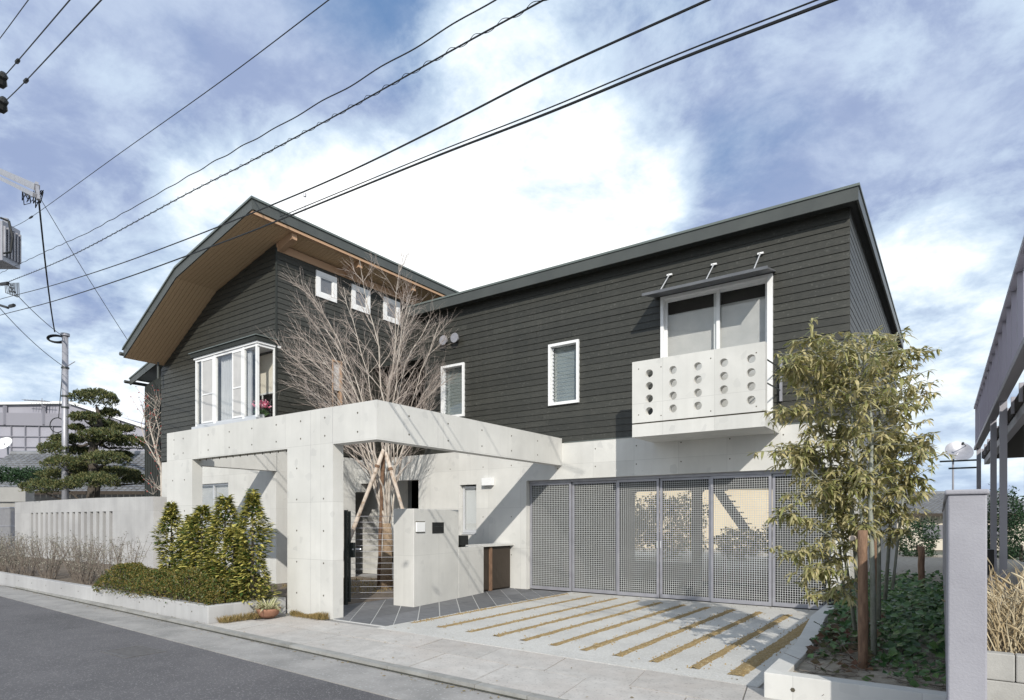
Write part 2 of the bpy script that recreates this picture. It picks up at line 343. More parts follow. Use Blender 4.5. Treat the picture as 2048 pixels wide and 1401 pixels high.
        if parent: ob.parent = parent; ORG[ob.name] = o
        if bev:
            md = ob.modifiers.new('soft_edge', 'BEVEL'); md.width = bev; md.segments = 2; md.limit_method = 'ANGLE'; md.angle_limit = R(50)
        if kind: ob['kind'] = kind
        if label: ob['label'] = label
        return ob
def bx(*a): return MB().box(*a)
def thing(name, label, cat, loc, group=None):
    o = bpy.data.objects.new(name, None); COL.objects.link(o); o.location = loc; ORG[o.name] = tuple(loc)
    o['label'] = label; o['category'] = cat
    if group: o['group'] = group
    return o
def tag(o, label, cat, group=None):
    o['label'] = label; o['category'] = cat
    if group: o['group'] = group
    return o
def struct(o): o['kind'] = 'structure'; return o
def part_copy(src, parent, loc=(0,0,0)):
    c = src.copy(); COL.objects.link(c); c.parent = parent; c.location = loc; return c
def rdir(zlo=-1, zhi=1):
    a = rnd.uniform(0, 2 * math.pi); z = rnd.uniform(zlo, zhi); r = math.sqrt(max(0, 1 - z * z))
    return Vector((r * math.cos(a), r * math.sin(a), z))
PX = lambda a, b, t: (a, t, b)       # outline in x,z extruded along y
PY = lambda a, b, t: (t, a, b)       # outline in y,z extruded along x
PZ = lambda a, b, t: (a, b, t)       # outline in x,y extruded along z
rect = lambda a0, a1, b0, b1: [(a0, b0), (a1, b0), (a1, b1), (a0, b1)]

# ------------------------------------------------------------------ ground, road, pavement
SL = -0.0509                                   # the street runs 3 degrees off the house front
KB = lambda x: 4.46 + SL * (x + 2.99)          # kerb line y at x
def strip(x0, x1, y0f, y1f, z, step=None):
    m = MB(); m.add([(x0, y0f(x0), z), (x1, y0f(x1), z), (x1, y1f(x1), z), (x0, y1f(x0), z)], [(0,1,2,3)]); return m
struct(strip(-400, 400, lambda x: -400, lambda x: 500, -0.14).build('ground', 'ground'))
struct(strip(-80, 40, lambda x: -6 + SL * x, lambda x: KB(x) - 0.62, -0.055).build('road', 'asphalt'))
g = MB(); g.prism([(-80, KB(-80) - .62), (40, KB(40) - .62), (40, KB(40) - .012), (-80, KB(-80) - .012)], [], PZ, -0.13, -0.045)
struct(g.build('gutter', 'gutter'))
struct(strip(-40, 12, lambda x: KB(x) - .012, lambda x: KB(x) + .01, -0.03).build('kerb_joint', 'kerb_gap'))
kerb = bpy.data.objects.new('kerb', None); COL.objects.link(kerb); struct(kerb)
ang = math.atan(SL)
kst = None
for i in range(64):
    x = -31.5 + i * 0.6
    if kst is None:
        mb = bx(-0.296, 0.296, 0, 0.11, -0.09, 0.0)
        kst = mb.build('kerb_stone', 'kerb', kerb); c = kst
    else: c = part_copy(kst, kerb)
    c.location = (x, KB(x) + 0.01, 0.004 + rnd.uniform(-.003, .003)); c.rotation_euler = (0, 0, ang + rnd.uniform(-.004, .004))
# base pavement sheet
struct(MB().prism([(-40, KB(-40) + .12), (14, KB(14) + .12), (14, 30), (-40, 30)], [], PZ, -0.10, -0.012).build('pavement', 'gutter'))
# granite slabs between the kerb and the driveway
pav = bpy.data.objects.new('slab_pavement', None); COL.objects.link(pav); struct(pav)
edge = lambda x: 6.12 if x < -6 else 6.12 - 0.05 * (x + 6)
cols = [-8.85, -8.1, -7.35, -6.5, -5.55, -4.6, -3.7, -2.75, -1.75, -0.7, 0.4, 1.6]
for i in range(len(cols) - 1):
    for j, (f0, f1) in enumerate(((0.0, 0.52), (0.52, 1.0))):
        off = 0.33 if j else 0
        a, b = cols[i] + off + .006, cols[i + 1] + off - .006
        y = lambda x, f: (KB(x) + .125) * (1 - f) + edge(x) * f
        sk = 0.12
        o_ = [(a, y(a, f0) + .006), (b, y(b, f0) + .006), (b - sk, y(b, f1) - .006), (a - sk, y(a, f1) - .006)]
        MB().prism(o_, [], PZ, -0.02, 0.002 + rnd.uniform(-.003, .004)).build('paving_slab', 'slab', pav)
# driveway of washed gravel concrete with brown pebble strips
drv = struct(MB().prism([(-6.62, 6.1), (-1.45, 5.9), (-1.45, 11.55), (-6.62, 11.55)], [], PZ, -0.01, 0.006).build('driveway', 'gravel'))
for i, x in enumerate([-6.52, -5.93, -5.36, -4.88, -4.42, -3.955, -3.51, -3.065, -2.62, -2.17, -1.74]):
    y0 = 6.66 - 0.045 * i; y1 = 11.2 - 0.055 * i
    w = .060 if i < 10 else .09
    if i == 0: w = .04
    m = MB(); n = 46; vs = []; fs = []
    for k in range(n + 1):
        yy = y0 + (y1 - y0) * k / n; j = rnd.uniform(-.006, .006)
        vs += [(x - w + j, yy, .005), (x + j, yy, .017 + rnd.uniform(-.005, .005)), (x + w + rnd.uniform(-.012, .012), yy, .005)]
    for k in range(n):
        for q in range(2): fs.append((3*k+q, 3*k+q+1, 3*k+q+4, 3*k+q+3))
    m.add(vs, fs); m.build('pebble_strip', 'pebble', drv)
# dark slate paving at the entrance
sp = struct(MB().prism([(-8.9, 6.26), (-6.63, 6.26), (-6.63, 11.45), (-9.6, 11.45)], [], PZ, -0.01, 0.003).build('entrance_paving', 'mortar'))
def clip(poly, a, b, c):      # keep a*x + b*y <= c
    out = []
    for i in range(len(poly)):
        p, q = poly[i], poly[(i + 1) % len(poly)]
        dp, dq = a*p[0] + b*p[1] - c, a*q[0] + b*q[1] - c
        if dp <= 0: out.append(p)
        if (dp < 0 < dq) or (dq < 0 < dp):
            t = dp / (dp - dq); out.append((p[0] + (q[0]-p[0])*t, p[1] + (q[1]-p[1])*t))
    return out
for k in range(-7, 11):                        # long slate strips laid on the diagonal
    d0 = 6.42 + k * .5
    for q in range(4):
        xa, xb = -6.63 - q * .72, -6.63 - (q + 1) * .72
        gp0 = .002 if q else .0
        f = lambda x, d: d + 1.1 * (-6.63 - x)
        poly = [(xa - gp0, f(xa - gp0, d0 + .011)), (xa - gp0, f(xa - gp0, d0 + .489)), (xb + .002, f(xb + .002, d0 + .489)), (xb + .002, f(xb + .002, d0 + .011))]
        for c in ((-1, 0, 9.0), (0, 1, 11.44), (0, -1, -6.27), (1, 0, -6.635)):
            poly = clip(poly, *c)
            if len(poly) < 3: break
        if len(poly) >= 3: MB().prism(poly, [], PZ, 0, 0.009 + rnd.uniform(-.001, .001)).build('slate_tile', 'slate', sp)
# courtyard soil and leaf litter
struct(MB().prism([(-13.2, 6.6), (-8.9, 6.6), (-8.9, 11.4), (-13.2, 11.4)], [], PZ, -0.01, 0.012).build('courtyard_soil', 'soil'))
# road cover
mc = thing('access_cover', 'rectangular iron access cover set in the asphalt road', 'manhole cover', (-8.0, 3.5, -0.055))
f = MB().prism(rect(-8.32, -7.68, 3.28, 3.74), [rect(-8.28, -7.72, 3.32, 3.70)], PZ, -0.055, -0.046); f.build('rim', 'iron', mc)
f = bx(-8.275, -7.725, 3.325, 3.695, -0.055, -0.049)
for k in range(9): f.box(-8.26 + k * .06, -8.23 + k * .06, 3.34, 3.68, -0.049, -0.046)
f.build('lid', 'iron', mc)

# ------------------------------------------------------------------ the house
FD = 11.45                    # front of the garage wing
GD = 9.02                     # gable front of the tall wing
SS = -13.28                   # side wall of the tall wing
house = thing('house', 'modern two storey house of dark boards over pale concrete with a broad cedar eave', 'house', (-9.0, 11.45, 0))
def clip(poly, a, b, c):      # keep a*x + b*y <= c
    out = []
    for i in range(len(poly)):
        p, q = poly[i], poly[(i + 1) % len(poly)]
        dp, dq = a*p[0] + b*p[1] - c, a*q[0] + b*q[1] - c
        if dp <= 0: out.append(p)
        if (dp < 0 < dq) or (dq < 0 < dp):
            t = dp / (dp - dq); out.append((p[0] + (q[0]-p[0])*t, p[1] + (q[1]-p[1])*t))
    return out
def boards(to3, u0, u1, z0, z1, cuts=(), openings=(), pitch=0.13, joint=3.7, lap=0.015):
    # to3(u, z, t): point on the wall, t metres proud of it
    z = z0; row = 0
    while z < z1 - 0.01:
        zt = min(z + pitch, z1)
        ed = sorted({u0, u1} | {e for o in openings for e in o[:2] if u0 < e < u1})
        segs = []
        for a, b in zip(ed, ed[1:]):
            lo, hi = z, zt; mid = (a + b) / 2; gone = False
            for o in openings:
                if o[0] <= mid <= o[1]:
                    if o[2] <= lo + .004 and o[3] >= hi - .004: gone = True
                    elif o[2] < hi and o[3] >= hi: hi = o[2]
                    elif o[3] > lo and o[2] <= lo: lo = o[3]
            if gone or hi - lo < 0.015: continue
            if segs and abs(segs[-1][1] - a) < 1e-6 and segs[-1][2:] == [lo, hi]: segs[-1][1] = b
            else: segs.append([a, b, lo, hi])
        for (a, b, lo, hi) in segs:
            js = [a]; x = a + (rnd.uniform(1.2, joint))
            while x < b - 0.9: js.append(x); x += rnd.uniform(2.4, joint)
            js.append(b)
            for p, q in zip(js, js[1:]):
                poly = [(p + .0015, lo), (q - .0015, lo), (q - .0015, hi), (p + .0015, hi)]
                for c in cuts:
                    poly = clip(poly, *c)
                    if len(poly) < 3: break
                if len(poly) < 3: continue
                n = len(poly); jit = rnd.uniform(-.0015, .0015)
                T = lambda zz: 0.006 + lap * (zt - zz) / pitch + jit
                vs = [to3(u, zz, -0.005) for u, zz in poly] + [to3(u, zz, T(zz)) for u, zz in poly]
                fs = [tuple(range(n))[::-1], tuple(range(n, 2*n))] + [(i, (i+1) % n, (i+1) % n + n, i + n) for i in range(n)]
                MB().add(vs, fs).build('siding_board', 'siding', house)
        z = zt; row += 1

# --- concrete ground floor of the garage wing, with garage opening, slit window, stair shaped cut
steps = [(-14.2, 0.02), (-14.2, 2.08), (-13.53, 2.08), (-13.53, 2.29), (-13.08, 2.29), (-13.08, 2.51), (-12.70, 2.51), (-12.70, 2.72), (-12.38, 2.72), (-12.38, 0.02)]
outer = [(-14.6, 0), (-14.2, 0), (-14.2, 2.08), (-13.53, 2.08), (-13.53, 2.29), (-13.08, 2.29), (-13.08, 2.51), (-12.70, 2.51), (-12.70, 2.72), (-12.38, 2.72), (-12.38, 0),
         (-7.70, 0), (-7.70, 2.39), (-1.66, 2.39), (-1.66, 0), (-1.39, 0), (-1.39, 3.15), (-14.6, 3.15)]
w = MB().prism(outer, [rect(-9.60, -9.10, 1.18, 2.36), rect(-12.04, -10.94, 1.80, 2.54)], PX, FD, FD + .22)
cw = w.build('concrete_wall', 'concrete', house)
h = MB()
for x in (-6.9, -6.0, -5.1, -4.2, -3.3, -2.4):
    for z in (2.62, 2.98): h.add([(x + .014*math.cos(a*1.047), FD - .002, z + .014*math.sin(a*1.047)) for a in range(6)], [tuple(range(6))])
for x in (-10.6, -9.9, -8.9, -8.1):
    for z in (0.75, 1.6, 2.75): h.add([(x + .014*math.cos(a*1.047), FD - .002, z + .014*math.sin(a*1.047)) for a in range(6)], [tuple(range(6))])
o = h.build('tie_hole', 'hole', cw, kind='stuff')
# second concrete leaf behind the stair cut, dark window behind the square hole
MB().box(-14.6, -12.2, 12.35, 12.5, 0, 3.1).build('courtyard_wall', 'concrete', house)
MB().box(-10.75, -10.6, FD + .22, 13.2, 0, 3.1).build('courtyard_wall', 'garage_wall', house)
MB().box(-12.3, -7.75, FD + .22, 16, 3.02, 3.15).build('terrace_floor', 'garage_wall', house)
# slit window
sw = MB().prism(rect(-9.59, -9.11, 1.23, 2.33), [rect(-9.54, -9.16, 1.30, 2.28)], PX, FD + .10, FD + .15).build('slit_window', 'alu', house)
bx(-9.54, -9.16, FD + .12, FD + .125, 1.30, 2.28).build('pane', 'glass', sw)
bx(-9.54, -9.16, FD + .16, FD + .17, 1.30, 2.28).build('frosted_panel', 'door_white', sw)
bx(-9.595, -9.105, FD + .06, FD + .2, 1.19, 1.225).build('sill', 'alu', sw)
# --- garage: interior, six grating doors, track
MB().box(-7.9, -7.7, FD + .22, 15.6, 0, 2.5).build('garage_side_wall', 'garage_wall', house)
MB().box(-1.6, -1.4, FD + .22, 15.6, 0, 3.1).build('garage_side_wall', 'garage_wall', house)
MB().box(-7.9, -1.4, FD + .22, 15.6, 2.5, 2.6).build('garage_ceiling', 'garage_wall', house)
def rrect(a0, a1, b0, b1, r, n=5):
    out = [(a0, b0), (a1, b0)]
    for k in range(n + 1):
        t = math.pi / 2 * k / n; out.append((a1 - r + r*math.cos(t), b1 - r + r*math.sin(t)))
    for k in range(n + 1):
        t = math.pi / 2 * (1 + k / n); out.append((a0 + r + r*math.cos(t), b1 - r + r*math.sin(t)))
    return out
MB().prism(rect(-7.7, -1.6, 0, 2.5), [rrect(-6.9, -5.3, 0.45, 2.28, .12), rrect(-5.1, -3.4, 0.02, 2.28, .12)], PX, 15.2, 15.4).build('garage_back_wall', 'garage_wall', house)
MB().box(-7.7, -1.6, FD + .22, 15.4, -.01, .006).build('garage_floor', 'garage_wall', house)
MB().box(-7.70, -1.66, FD + .12, FD + .21, 2.335, 2.388).build('door_track', 'zinc', house)
xs = [-7.69, -6.645, -5.58, -4.69, -3.69, -2.62, -1.67]
for i in range(6):
    a, b = xs[i] + .004, xs[i + 1] - .004; y0 = FD + .13 + (.045 if i % 2 else 0)
    d = MB().prism(rect(a, b, .015, 2.33), [rect(a + .045, b - .045, .085, 2.285)], PX, y0, y0 + .04).build('garage_door', 'zinc', house)
    gm = MB(); n = int((b - a - .09) / .040); 
    for k in range(1, n):
        x = a + .045 + (b - a - .09) * k / n; gm.box(x - .0036, x + .0036, y0 + .016, y0 + .022, .085, 2.285)
    n = 55
    for k in range(1, n):
        z = .085 + 2.2 * k / n; gm.box(a + .045, b - .045, y0 + .0165, y0 + .0215, z - .0036, z + .0036)
    gm.build('grating', 'grating', d, kind='stuff')
    if i in (2, 3):
        hx = b - .022 if i == 2 else a + .022
        MB().bar((hx, y0 - .02, .98), (hx, y0 - .02, 1.12), .016, .03, (0,1,0)).build('handle', 'alu', d)
# --- dark boarded upper storey of the garage wing
wl1 = (-10.18, -9.46, 3.98, 5.25); wl2 = (-7.12, -6.38, 3.97, 5.28); wb = (-4.60, -2.57, 3.03, 5.78)
MB().prism(rect(-10.75, -1.42, 3.152, 6.62), [rect(wb[0], wb[1], 3.152 + .001, wb[3]), rect(*wl1), rect(*wl2)], PX, FD + .03, FD + .2).build('wall_panel', 'siding_end', house)
boards(lambda u, z, t: (u, FD + .03 - t, z), -10.75, -1.395, 3.165, 6.60, openings=(wl1, wl2, wb))
MB().box(-1.44, -1.40, FD + .03, 21.5, 3.152, 6.6).build('wall_panel', 'siding_end', house)
boards(lambda u, z, t: (-1.40 + t, u, z), FD + .035, 21.5, 3.165, 6.60, joint=5.5, lap=0.006)
MB().box(-10.75, -10.71, FD + .2, 21.5, 3.152, 6.6).build('wall_panel', 'siding_end', house)
MB().box(-10.7, -1.44, 15.4, 21.5, 3.02, 3.14).build('upper_floor', 'garage_wall', house)
MB().box(-10.7, -1.44, 21.3, 21.5, 3.14, 6.6).build('back_wall', 'siding_end', house)
MB().box(-1.42, -1.39, FD + .22, 21.5, 0, 3.14).build('concrete_side_wall', 'concrete', house)
MB().box(-6.74, -1.37, FD - .012, FD + .03, 3.152, 3.166).build('base_flashing', 'roof_edge', house)
# roof of the garage wing
rr = MB().box(-11.1, -1.22, 11.18, 21.8, 6.775, 6.815).build('flat_roof', 'roof_edge', house, label='low dark metal roof over the garage wing')
f = MB().box(-11.08, -1.24, 11.2, 11.23, 6.56, 6.775).box(-1.27, -1.24, 11.23, 21.75, 6.56, 6.775).box(-11.08, -11.05, 11.23, 21.75, 6.56, 6.775)
f.build('fascia', 'metal_green', rr)
MB().box(-11.05, -1.27, 11.23, 21.75, 6.60, 6.63).build('eave_lining', 'siding_end', rr)
sg = None
for k in range(15):
    x = -1.78 - k * .655
    mb = None
    if sg is None:
        sg = MB().box(-.035, .035, -.02, .05, 0, .02).box(-.035, .035, -.02, -.008, .02, .055).build('snow_guard', 'siding_end', rr); c = sg
    else: c = part_copy(sg, rr)
    c.location = Vector((x, 11.24, 6.815)) - Vector(ORG[house.name])
# louvre windows
def louvre(nm, r):
    a, b, z0, z1 = r; y = FD + .03
    wf = MB().prism(rect(a, b, z0, z1), [rect(a + .055, b - .055, z0 + .06, z1 - .055)], PX, y - .055, y + .1).build(nm, 'white', house)
    bx(a + .055, b - .055, y + .12, y + .13, z0 + .06, z1 - .055).build('blind', 'screen', wf)
    n = 15; dz = (z1 - z0 - .115) / n; s0 = None
    for k in range(n):
        z = z0 + .06 + dz * (k + .5)
        if s0 is None:
            s0 = MB().add([(a + .056, y + .055, z - dz * .48), (b - .056, y + .055, z - dz * .48), (b - .056, y + .078, z + dz * .55), (a + .056, y + .078, z + dz * .55),
                           (a + .056, y + .050, z - dz * .48), (b - .056, y + .050, z - dz * .48), (b - .056, y + .073, z + dz * .55), (a + .056, y + .073, z + dz * .55)],
                          [(0,1,2,3),(7,6,5,4),(0,4,5,1),(2,6,7,3)]).build('glass_slat', 'louvre', wf)
        else: part_copy(s0, wf, (0, 0, dz * k))
    c = MB()
    for k in range(n):
        z = z0 + .06 + dz * (k + .5)
        c.box(a + .057, a + .085, y + .03, y + .049, z - dz * .3, z + dz * .25); c.box(b - .085, b - .057, y + .03, y + .049, z - dz * .3, z + dz * .25)
    c.build('clip_row', 'alu', wf, kind='stuff')
louvre('louvre_window', wl1); louvre('louvre_window', wl2)
# balcony window
a, b, z0, z1 = wb; y = FD + .03
bw = MB().prism(rect(a, b, z0 + .12, z1), [rect(a + .06, b - .09, z0 + .2, z1 - .05)], PX, y - .05, y + .14).build('balcony_window', 'white', house)
for (p, q, yo) in ((a + .06, -3.50, y + .03), (-3.62, b - .09, y + .075)):
    s = MB().prism(rect(p, q, z0 + .2, z1 - .05), [rect(p + .05, q - .06, z0 + .28, z1 - .10)], PX, yo, yo + .035).build('sash', 'white', bw)
    bx(p + .05, q - .06, yo + .015, yo + .02, z0 + .28, z1 - .10).build('pane', 'glass', bw)
bx(a, b, y + .17, y + .18, z0 + .15, z1 - .30).build('blind', 'screen', bw)
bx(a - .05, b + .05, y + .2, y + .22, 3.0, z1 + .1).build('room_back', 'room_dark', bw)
# rain canopy over it with three tie rods
cp = MB().add([(-4.72, 10.86, 5.665), (-2.52, 10.86, 5.665), (-2.52, FD, 5.80), (-4.72, FD, 5.80), (-4.72, 10.86, 5.69), (-2.52, 10.86, 5.69), (-2.52, FD, 5.825), (-4.72, FD, 5.825)],
              [(3,2,1,0),(4,5,6,7),(0,1,5,4),(1,2,6,5),(2,3,7,6),(3,0,4,7)]).build('canopy', 'zinc_dark', house)
MB().box(-4.725, -2.515, 10.845, 10.86, 5.655, 5.705).build('canopy_edge', 'zinc_dark', cp)
for x in (-4.42, -3.58, -2.77):
    MB().tube([(x, FD - .02, 6.17), (x, 10.95, 5.71)], .011, 6).build('tie_rod', 'alu', cp)
    MB().box(x - .05, x + .05, FD - .03, FD + .005, 6.155, 6.185).tube([(x, FD - .03, 6.17), (x, FD - .07, 6.14)], .018, 8).build('rod_bracket', 'white', cp)
# balcony: slab and parapet with twenty round holes
bal = MB().prism([(10.47, 3.01), (FD, 3.01), (FD, 3.17), (10.47, 3.235)], [], PY, -4.745, -2.465).build('balcony', 'concrete', house, label='small concrete balcony with rows of round holes')
circ = lambda cx, cz, r, n=20: [(cx + r*math.cos(2*math.pi*k/n), cz + r*math.sin(2*math.pi*k/n)) for k in range(n)]
holes = [circ(-4.42 + i * .435, 3.45 + j * .222, .070) for i in range(5) for j in range(4)]
pp = MB().prism(rect(-4.745, -2.465, 3.26, 4.36), holes, PX, 10.47, 10.60).build('parapet', 'concrete', bal)
h = MB()
for (x, z) in ((-4.62, 3.4), (-4.62, 4.22), (-4.2, 4.20), (-4.2, 3.35), (-3.33, 4.22), (-3.33, 3.34), (-2.6, 4.20), (-2.6, 3.34)):
    h.add([(x + .012*math.cos(q*1.047), 10.468, z + .012*math.sin(q*1.047)) for q in range(6)], [tuple(range(6))])
h.build('tie_hole', 'hole', bal, kind='stuff')
MB().box(-4.73, -2.48, 10.49, 10.58, 3.235, 3.26).build('shadow_gap', 'hole', bal)
MB().tube([(-2.5, 10.53, 4.12), (-2.44, FD - .02, 4.12)], .012, 6).tube([(-2.5, 10.53, 3.74), (-2.44, FD - .02, 3.74)], .012, 6).build('side_rail', 'dark_metal', bal)
MB().box(-2.45, -2.41, FD - .06, FD - .005, 3.55, 4.25).build('rail_plate', 'zinc', bal)
# vent cowls on the garage wing wall, left
for x in (-10.02, -9.67):
    lv = MB().tube([(x, FD + .0, 5.84), (x, FD - .10, 5.84)], [.05, .06], 12).build('vent_cowl', 'zinc', house)
    MB().tube([(x, FD - .10, 5.84), (x, FD - .125, 5.84)], [.115, .115], 16).build('cowl_cap', 'zinc', lv)

# --- tall wing: gable walls
LINE = [(-12.6, 8.58), (-15.9, 7.81), (-18.72, 6.24)]           # top of the bent roof, right to left
def rtop(x):
    for (xa, za), (xb, zb) in zip(LINE, LINE[1:]):
        if x >= xb: return za + (zb - za) * (x - xa) / (xb - xa)
    return LINE[-1][1]
def cutline(p, q, drop):      # keep points under the line p-q lowered by drop
    (x1, z1), (x2, z2) = p, q
    s = (z2 - z1) / (x2 - x1); return (-s, 1.0, z1 - drop - s * x1)
GL = -18.82
gcuts = [cutline(LINE[0], LINE[1], .27), cutline(LINE[1], LINE[2], .27)]
bay = (-15.98, SS + .02, 3.85, 5.84)
gp = [(GL, 3.2), (SS, 3.2), (SS, rtop(SS) - .3), (-15.9, 7.5), (GL, rtop(GL) - .3)]
MB().prism(gp, [rect(bay[0], SS - .002, 3.86, 5.72)], PX, GD, GD + .15).build('wall_panel', 'siding_end', house)
boards(lambda u, z, t: (u, GD - t, z), GL, SS, 3.24, 8.4, cuts=gcuts, openings=(bay,))
sdoor = (10.66, 10.98, 3.3, 5.72); wins = [(10.14, 10.79, 7.22, 7.88), (11.29, 11.94, 7.22, 7.88), (12.44, 13.09, 7.22, 7.88)]
MB().prism(rect(GD + .15, 20, 3.2, 8.15), [rect(10.66, 10.98, 3.3, 5.72), rect(9.02 + .16, 9.18 + .01, 3.86, 3.9)], PY, SS - .15, SS).build('wall_panel', 'siding_end', house)
boards(lambda u, z, t: (SS + t, u, z), GD + .004, 20, 3.24, 7.98, openings=[sdoor] + wins, joint=4.2)
MB().box(SS - .02, SS + .03, GD, 20, 7.98, 8.16).build('frieze', 'timber', house)
MB().box(SS - .0, SS + .035, GD - .03, GD + .006, 3.3, 8.05).build('corner_board', 'siding_end', house)
for (p, q, z0, z1) in wins:
    wf = MB().prism(rect(p, q, z0, z1), [rect(p + .12, q - .12, z0 + .12, z1 - .12)], PY, SS - .01, SS + .05).build('square_window', 'white', house)
    MB().prism(rect(p + .12, q - .12, z0 + .12, z1 - .12), [rect(p + .15, q - .15, z0 + .15, z1 - .15)], PY, SS + .0, SS + .035).build('sash', 'white', wf)
    bx(SS + .022, SS + .026, p + .15, q - .15, z0 + .15, z1 - .15).build('pane', 'glass', wf)
    bx(SS + .003, SS + .008, p + .12, q - .12, z0 + .12, z1 - .12).build('insect_screen', 'blind_dark', wf)
# narrow side window beside the entrance porch
nw = MB().prism(rect(10.66, 10.98, 3.3, 5.72), [rect(10.69, 10.94, 3.34, 5.68)], PY, SS - .12, SS + .03).build('narrow_window', 'timber', house)
bx(SS - .05, SS - .04, 10.69, 10.94, 4.95, 5.68).build('frosted_panel', 'door_white', nw)
bx(SS - .02, SS - .015, 10.69, 10.94, 3.34, 4.93).build('pane', 'glass', nw)
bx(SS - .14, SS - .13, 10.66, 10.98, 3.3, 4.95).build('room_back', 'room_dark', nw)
# ground floor of the tall wing
MB().prism(rect(-18.82, SS, 0, 3.2), [rect(-16.95, -15.35, .9, 2.50)], PX, GD + .0, GD + .2).build('concrete_wall', 'concrete', house)
gw = MB().prism(rect(-16.95, -15.35, .9, 2.50), [rect(-16.9, -16.17, .96, 2.45), rect(-16.12, -15.4, .96, 2.45)], PX, GD + .06, GD + .11).build('ground_window', 'alu', house)
bx(-16.9, -15.4, GD + .08, GD + .085, .96, 2.45).build('pane', 'glass', gw)
bx(-16.9, -15.4, GD + .13, GD + .14, .96, 2.45).build('blind', 'screen', gw)
MB().box(SS - .2, SS, GD + .2, FD, 0, 3.2).build('concrete_wall', 'concrete', house)
MB().box(-18.82, -18.62, GD + .2, 20, 0, 6.0).build('side_wall', 'siding_end', house)
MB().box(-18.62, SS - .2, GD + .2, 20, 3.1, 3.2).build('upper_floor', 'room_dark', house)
MB().box(-18.62, SS - .2, 12.6, 12.7, 3.2, 7.6).build('room_wall', 'room', house)
MB().box(-18.62, SS - .2, 19.8, 20, 0, 6.2).build('back_wall', 'siding_end', house)
# corner bay window
BF = 8.52
bz0, bz1 = 3.93, 5.66
by = MB().prism([(-16.08, BF - .02), (SS + .02, BF - .02), (SS + .02, GD + .12), (-16.08, GD)], [], PZ, bz1, bz1 + .055).build('bay_window', 'white', house, label='white framed corner bay window with curtain')
MB().prism([(-16.16, BF - .06), (SS + .05, BF - .06), (SS + .05, GD + .01), (-16.16, GD)], [], PZ, bz1 + .055, bz1 + .16).build('bay_roof', 'siding_end', by)
MB().prism([(-16.2, BF - .09), (SS + .08, BF - .09), (SS + .08, GD + .02), (-16.2, GD)], [], PZ, bz1 + .16, bz1 + .18).build('bay_roof_flashing', 'roof_edge', by)
MB().prism([(-16.12, BF - .05), (SS + .03, BF - .05), (SS + .03, GD + .12), (-16.12, GD)], [], PZ, bz0 - .1, bz0).build('sill', 'alu', by)
def post(x, wd=.06, dp=.07): return MB().box(x - wd/2, x + wd/2, BF, BF + dp, bz0, bz1)
for x, wd in ((-16.0, .05), (-15.12, .09), (-13.86, .06), (-13.33, .05)): post(x, wd).build('mullion', 'white', by)
MB().box(-16.03, SS, BF + .01, BF + .06, bz1 - .06, bz1 - .001).build('head_rail', 'white', by)
MB().box(-16.03, SS, BF + .01, BF + .06, bz0 + .001, bz0 + .06).build('bottom_rail', 'alu', by)
MB().box(SS - .05, SS, GD - .06, GD + .12, bz0, bz1).build('mullion', 'white', by)
MB().box(SS - .05, SS - .01, BF + .06, GD - .06, bz1 - .06, bz1 - .001).build('head_rail', 'white', by)
bx(-16.0, -13.33, BF + .035, BF + .04, bz0 + .06, bz1 - .06).build('pane', 'glass', by)
bx(SS - .03, SS - .025, BF + .07, GD - .06, bz0 + .02, bz1 - .06).build('pane', 'glass', by)
bx(-16.02, -16.015, BF + .03, GD, bz0 + .02, bz1 - .06).build('pane', 'glass', by)
for (p, q) in ((-15.72, -15.17), (-14.32, -13.90)):               # framed insect screens in front of the glass
    s = MB().prism(rect(p, q, bz0 + .06, bz1 - .06), [rect(p + .035, q - .035, bz0 + .1, 4.70), rect(p + .035, q - .035, 4.73, bz1 - .09)], PX, BF - .006, BF + .02).build('screen_frame', 'white', by)
    bx(p + .03, q - .03, BF + .006, BF + .010, bz0 + .1, bz1 - .09).build('mesh_screen', 'screen', by)
cu = MB(); n = 60; vs = []; fs = []
for k in range(n + 1):
    x = -15.08 + (.78) * k / n; yv = BF + .16 + .03 * math.sin(k * .9) + .012 * math.sin(k * 2.3)
    vs += [(x, yv, bz0 + .02), (x, yv, bz1 - .05)]
fs = [(2*k, 2*k+2, 2*k+3, 2*k+1) for k in range(n)]
cu.add(vs, fs).build('curtain', 'curtain', by, smooth=True)
cu = MB(); vs = []
for k in range(n + 1):
    x = -13.86 + (.16) * k / n; yv = BF + .13 + .025 * math.sin(k * .6)
    vs += [(x, yv, bz0 + .02), (x, yv, bz1 - .05)]
cu.add(vs, fs).build('curtain', 'curtain', by, smooth=True)
bx(-14.15, -13.42, GD + .10, GD + .11, 4.66, 5.6).build('roller_blind', 'room', by)
bx(-14.15, -13.42, GD + .095, GD + .115, 4.62, 4.66).build('blind_rail', 'white', by)
bx(-14.02, -13.99, GD + .10, GD + .12, bz0, 4.62).build('sash_bar', 'white', by)
# porch between the wings
MB().box(SS, -10.75, 14.6, 14.75, 3.15, 8.2).build('porch_wall', 'siding_end', house)
pd = MB().prism(rect(-12.2, -11.2, 3.2, 5.3), [rect(-12.1, -11.3, 3.2, 5.2)], PX, 14.5, 14.6).build('entrance_door', 'timber', house)
bx(-12.1, -11.3, 14.55, 14.58, 3.2, 5.2).build('door_leaf', 'wood_dark', pd)
bx(-12.02, -11.72, 14.53, 14.545, 3.5, 5.0).build('frosted_panel', 'door_white', pd)
MB().box(SS, -10.75, FD + .6, 14.6, 5.75, 5.85).build('porch_ceiling', 'siding_end', house)
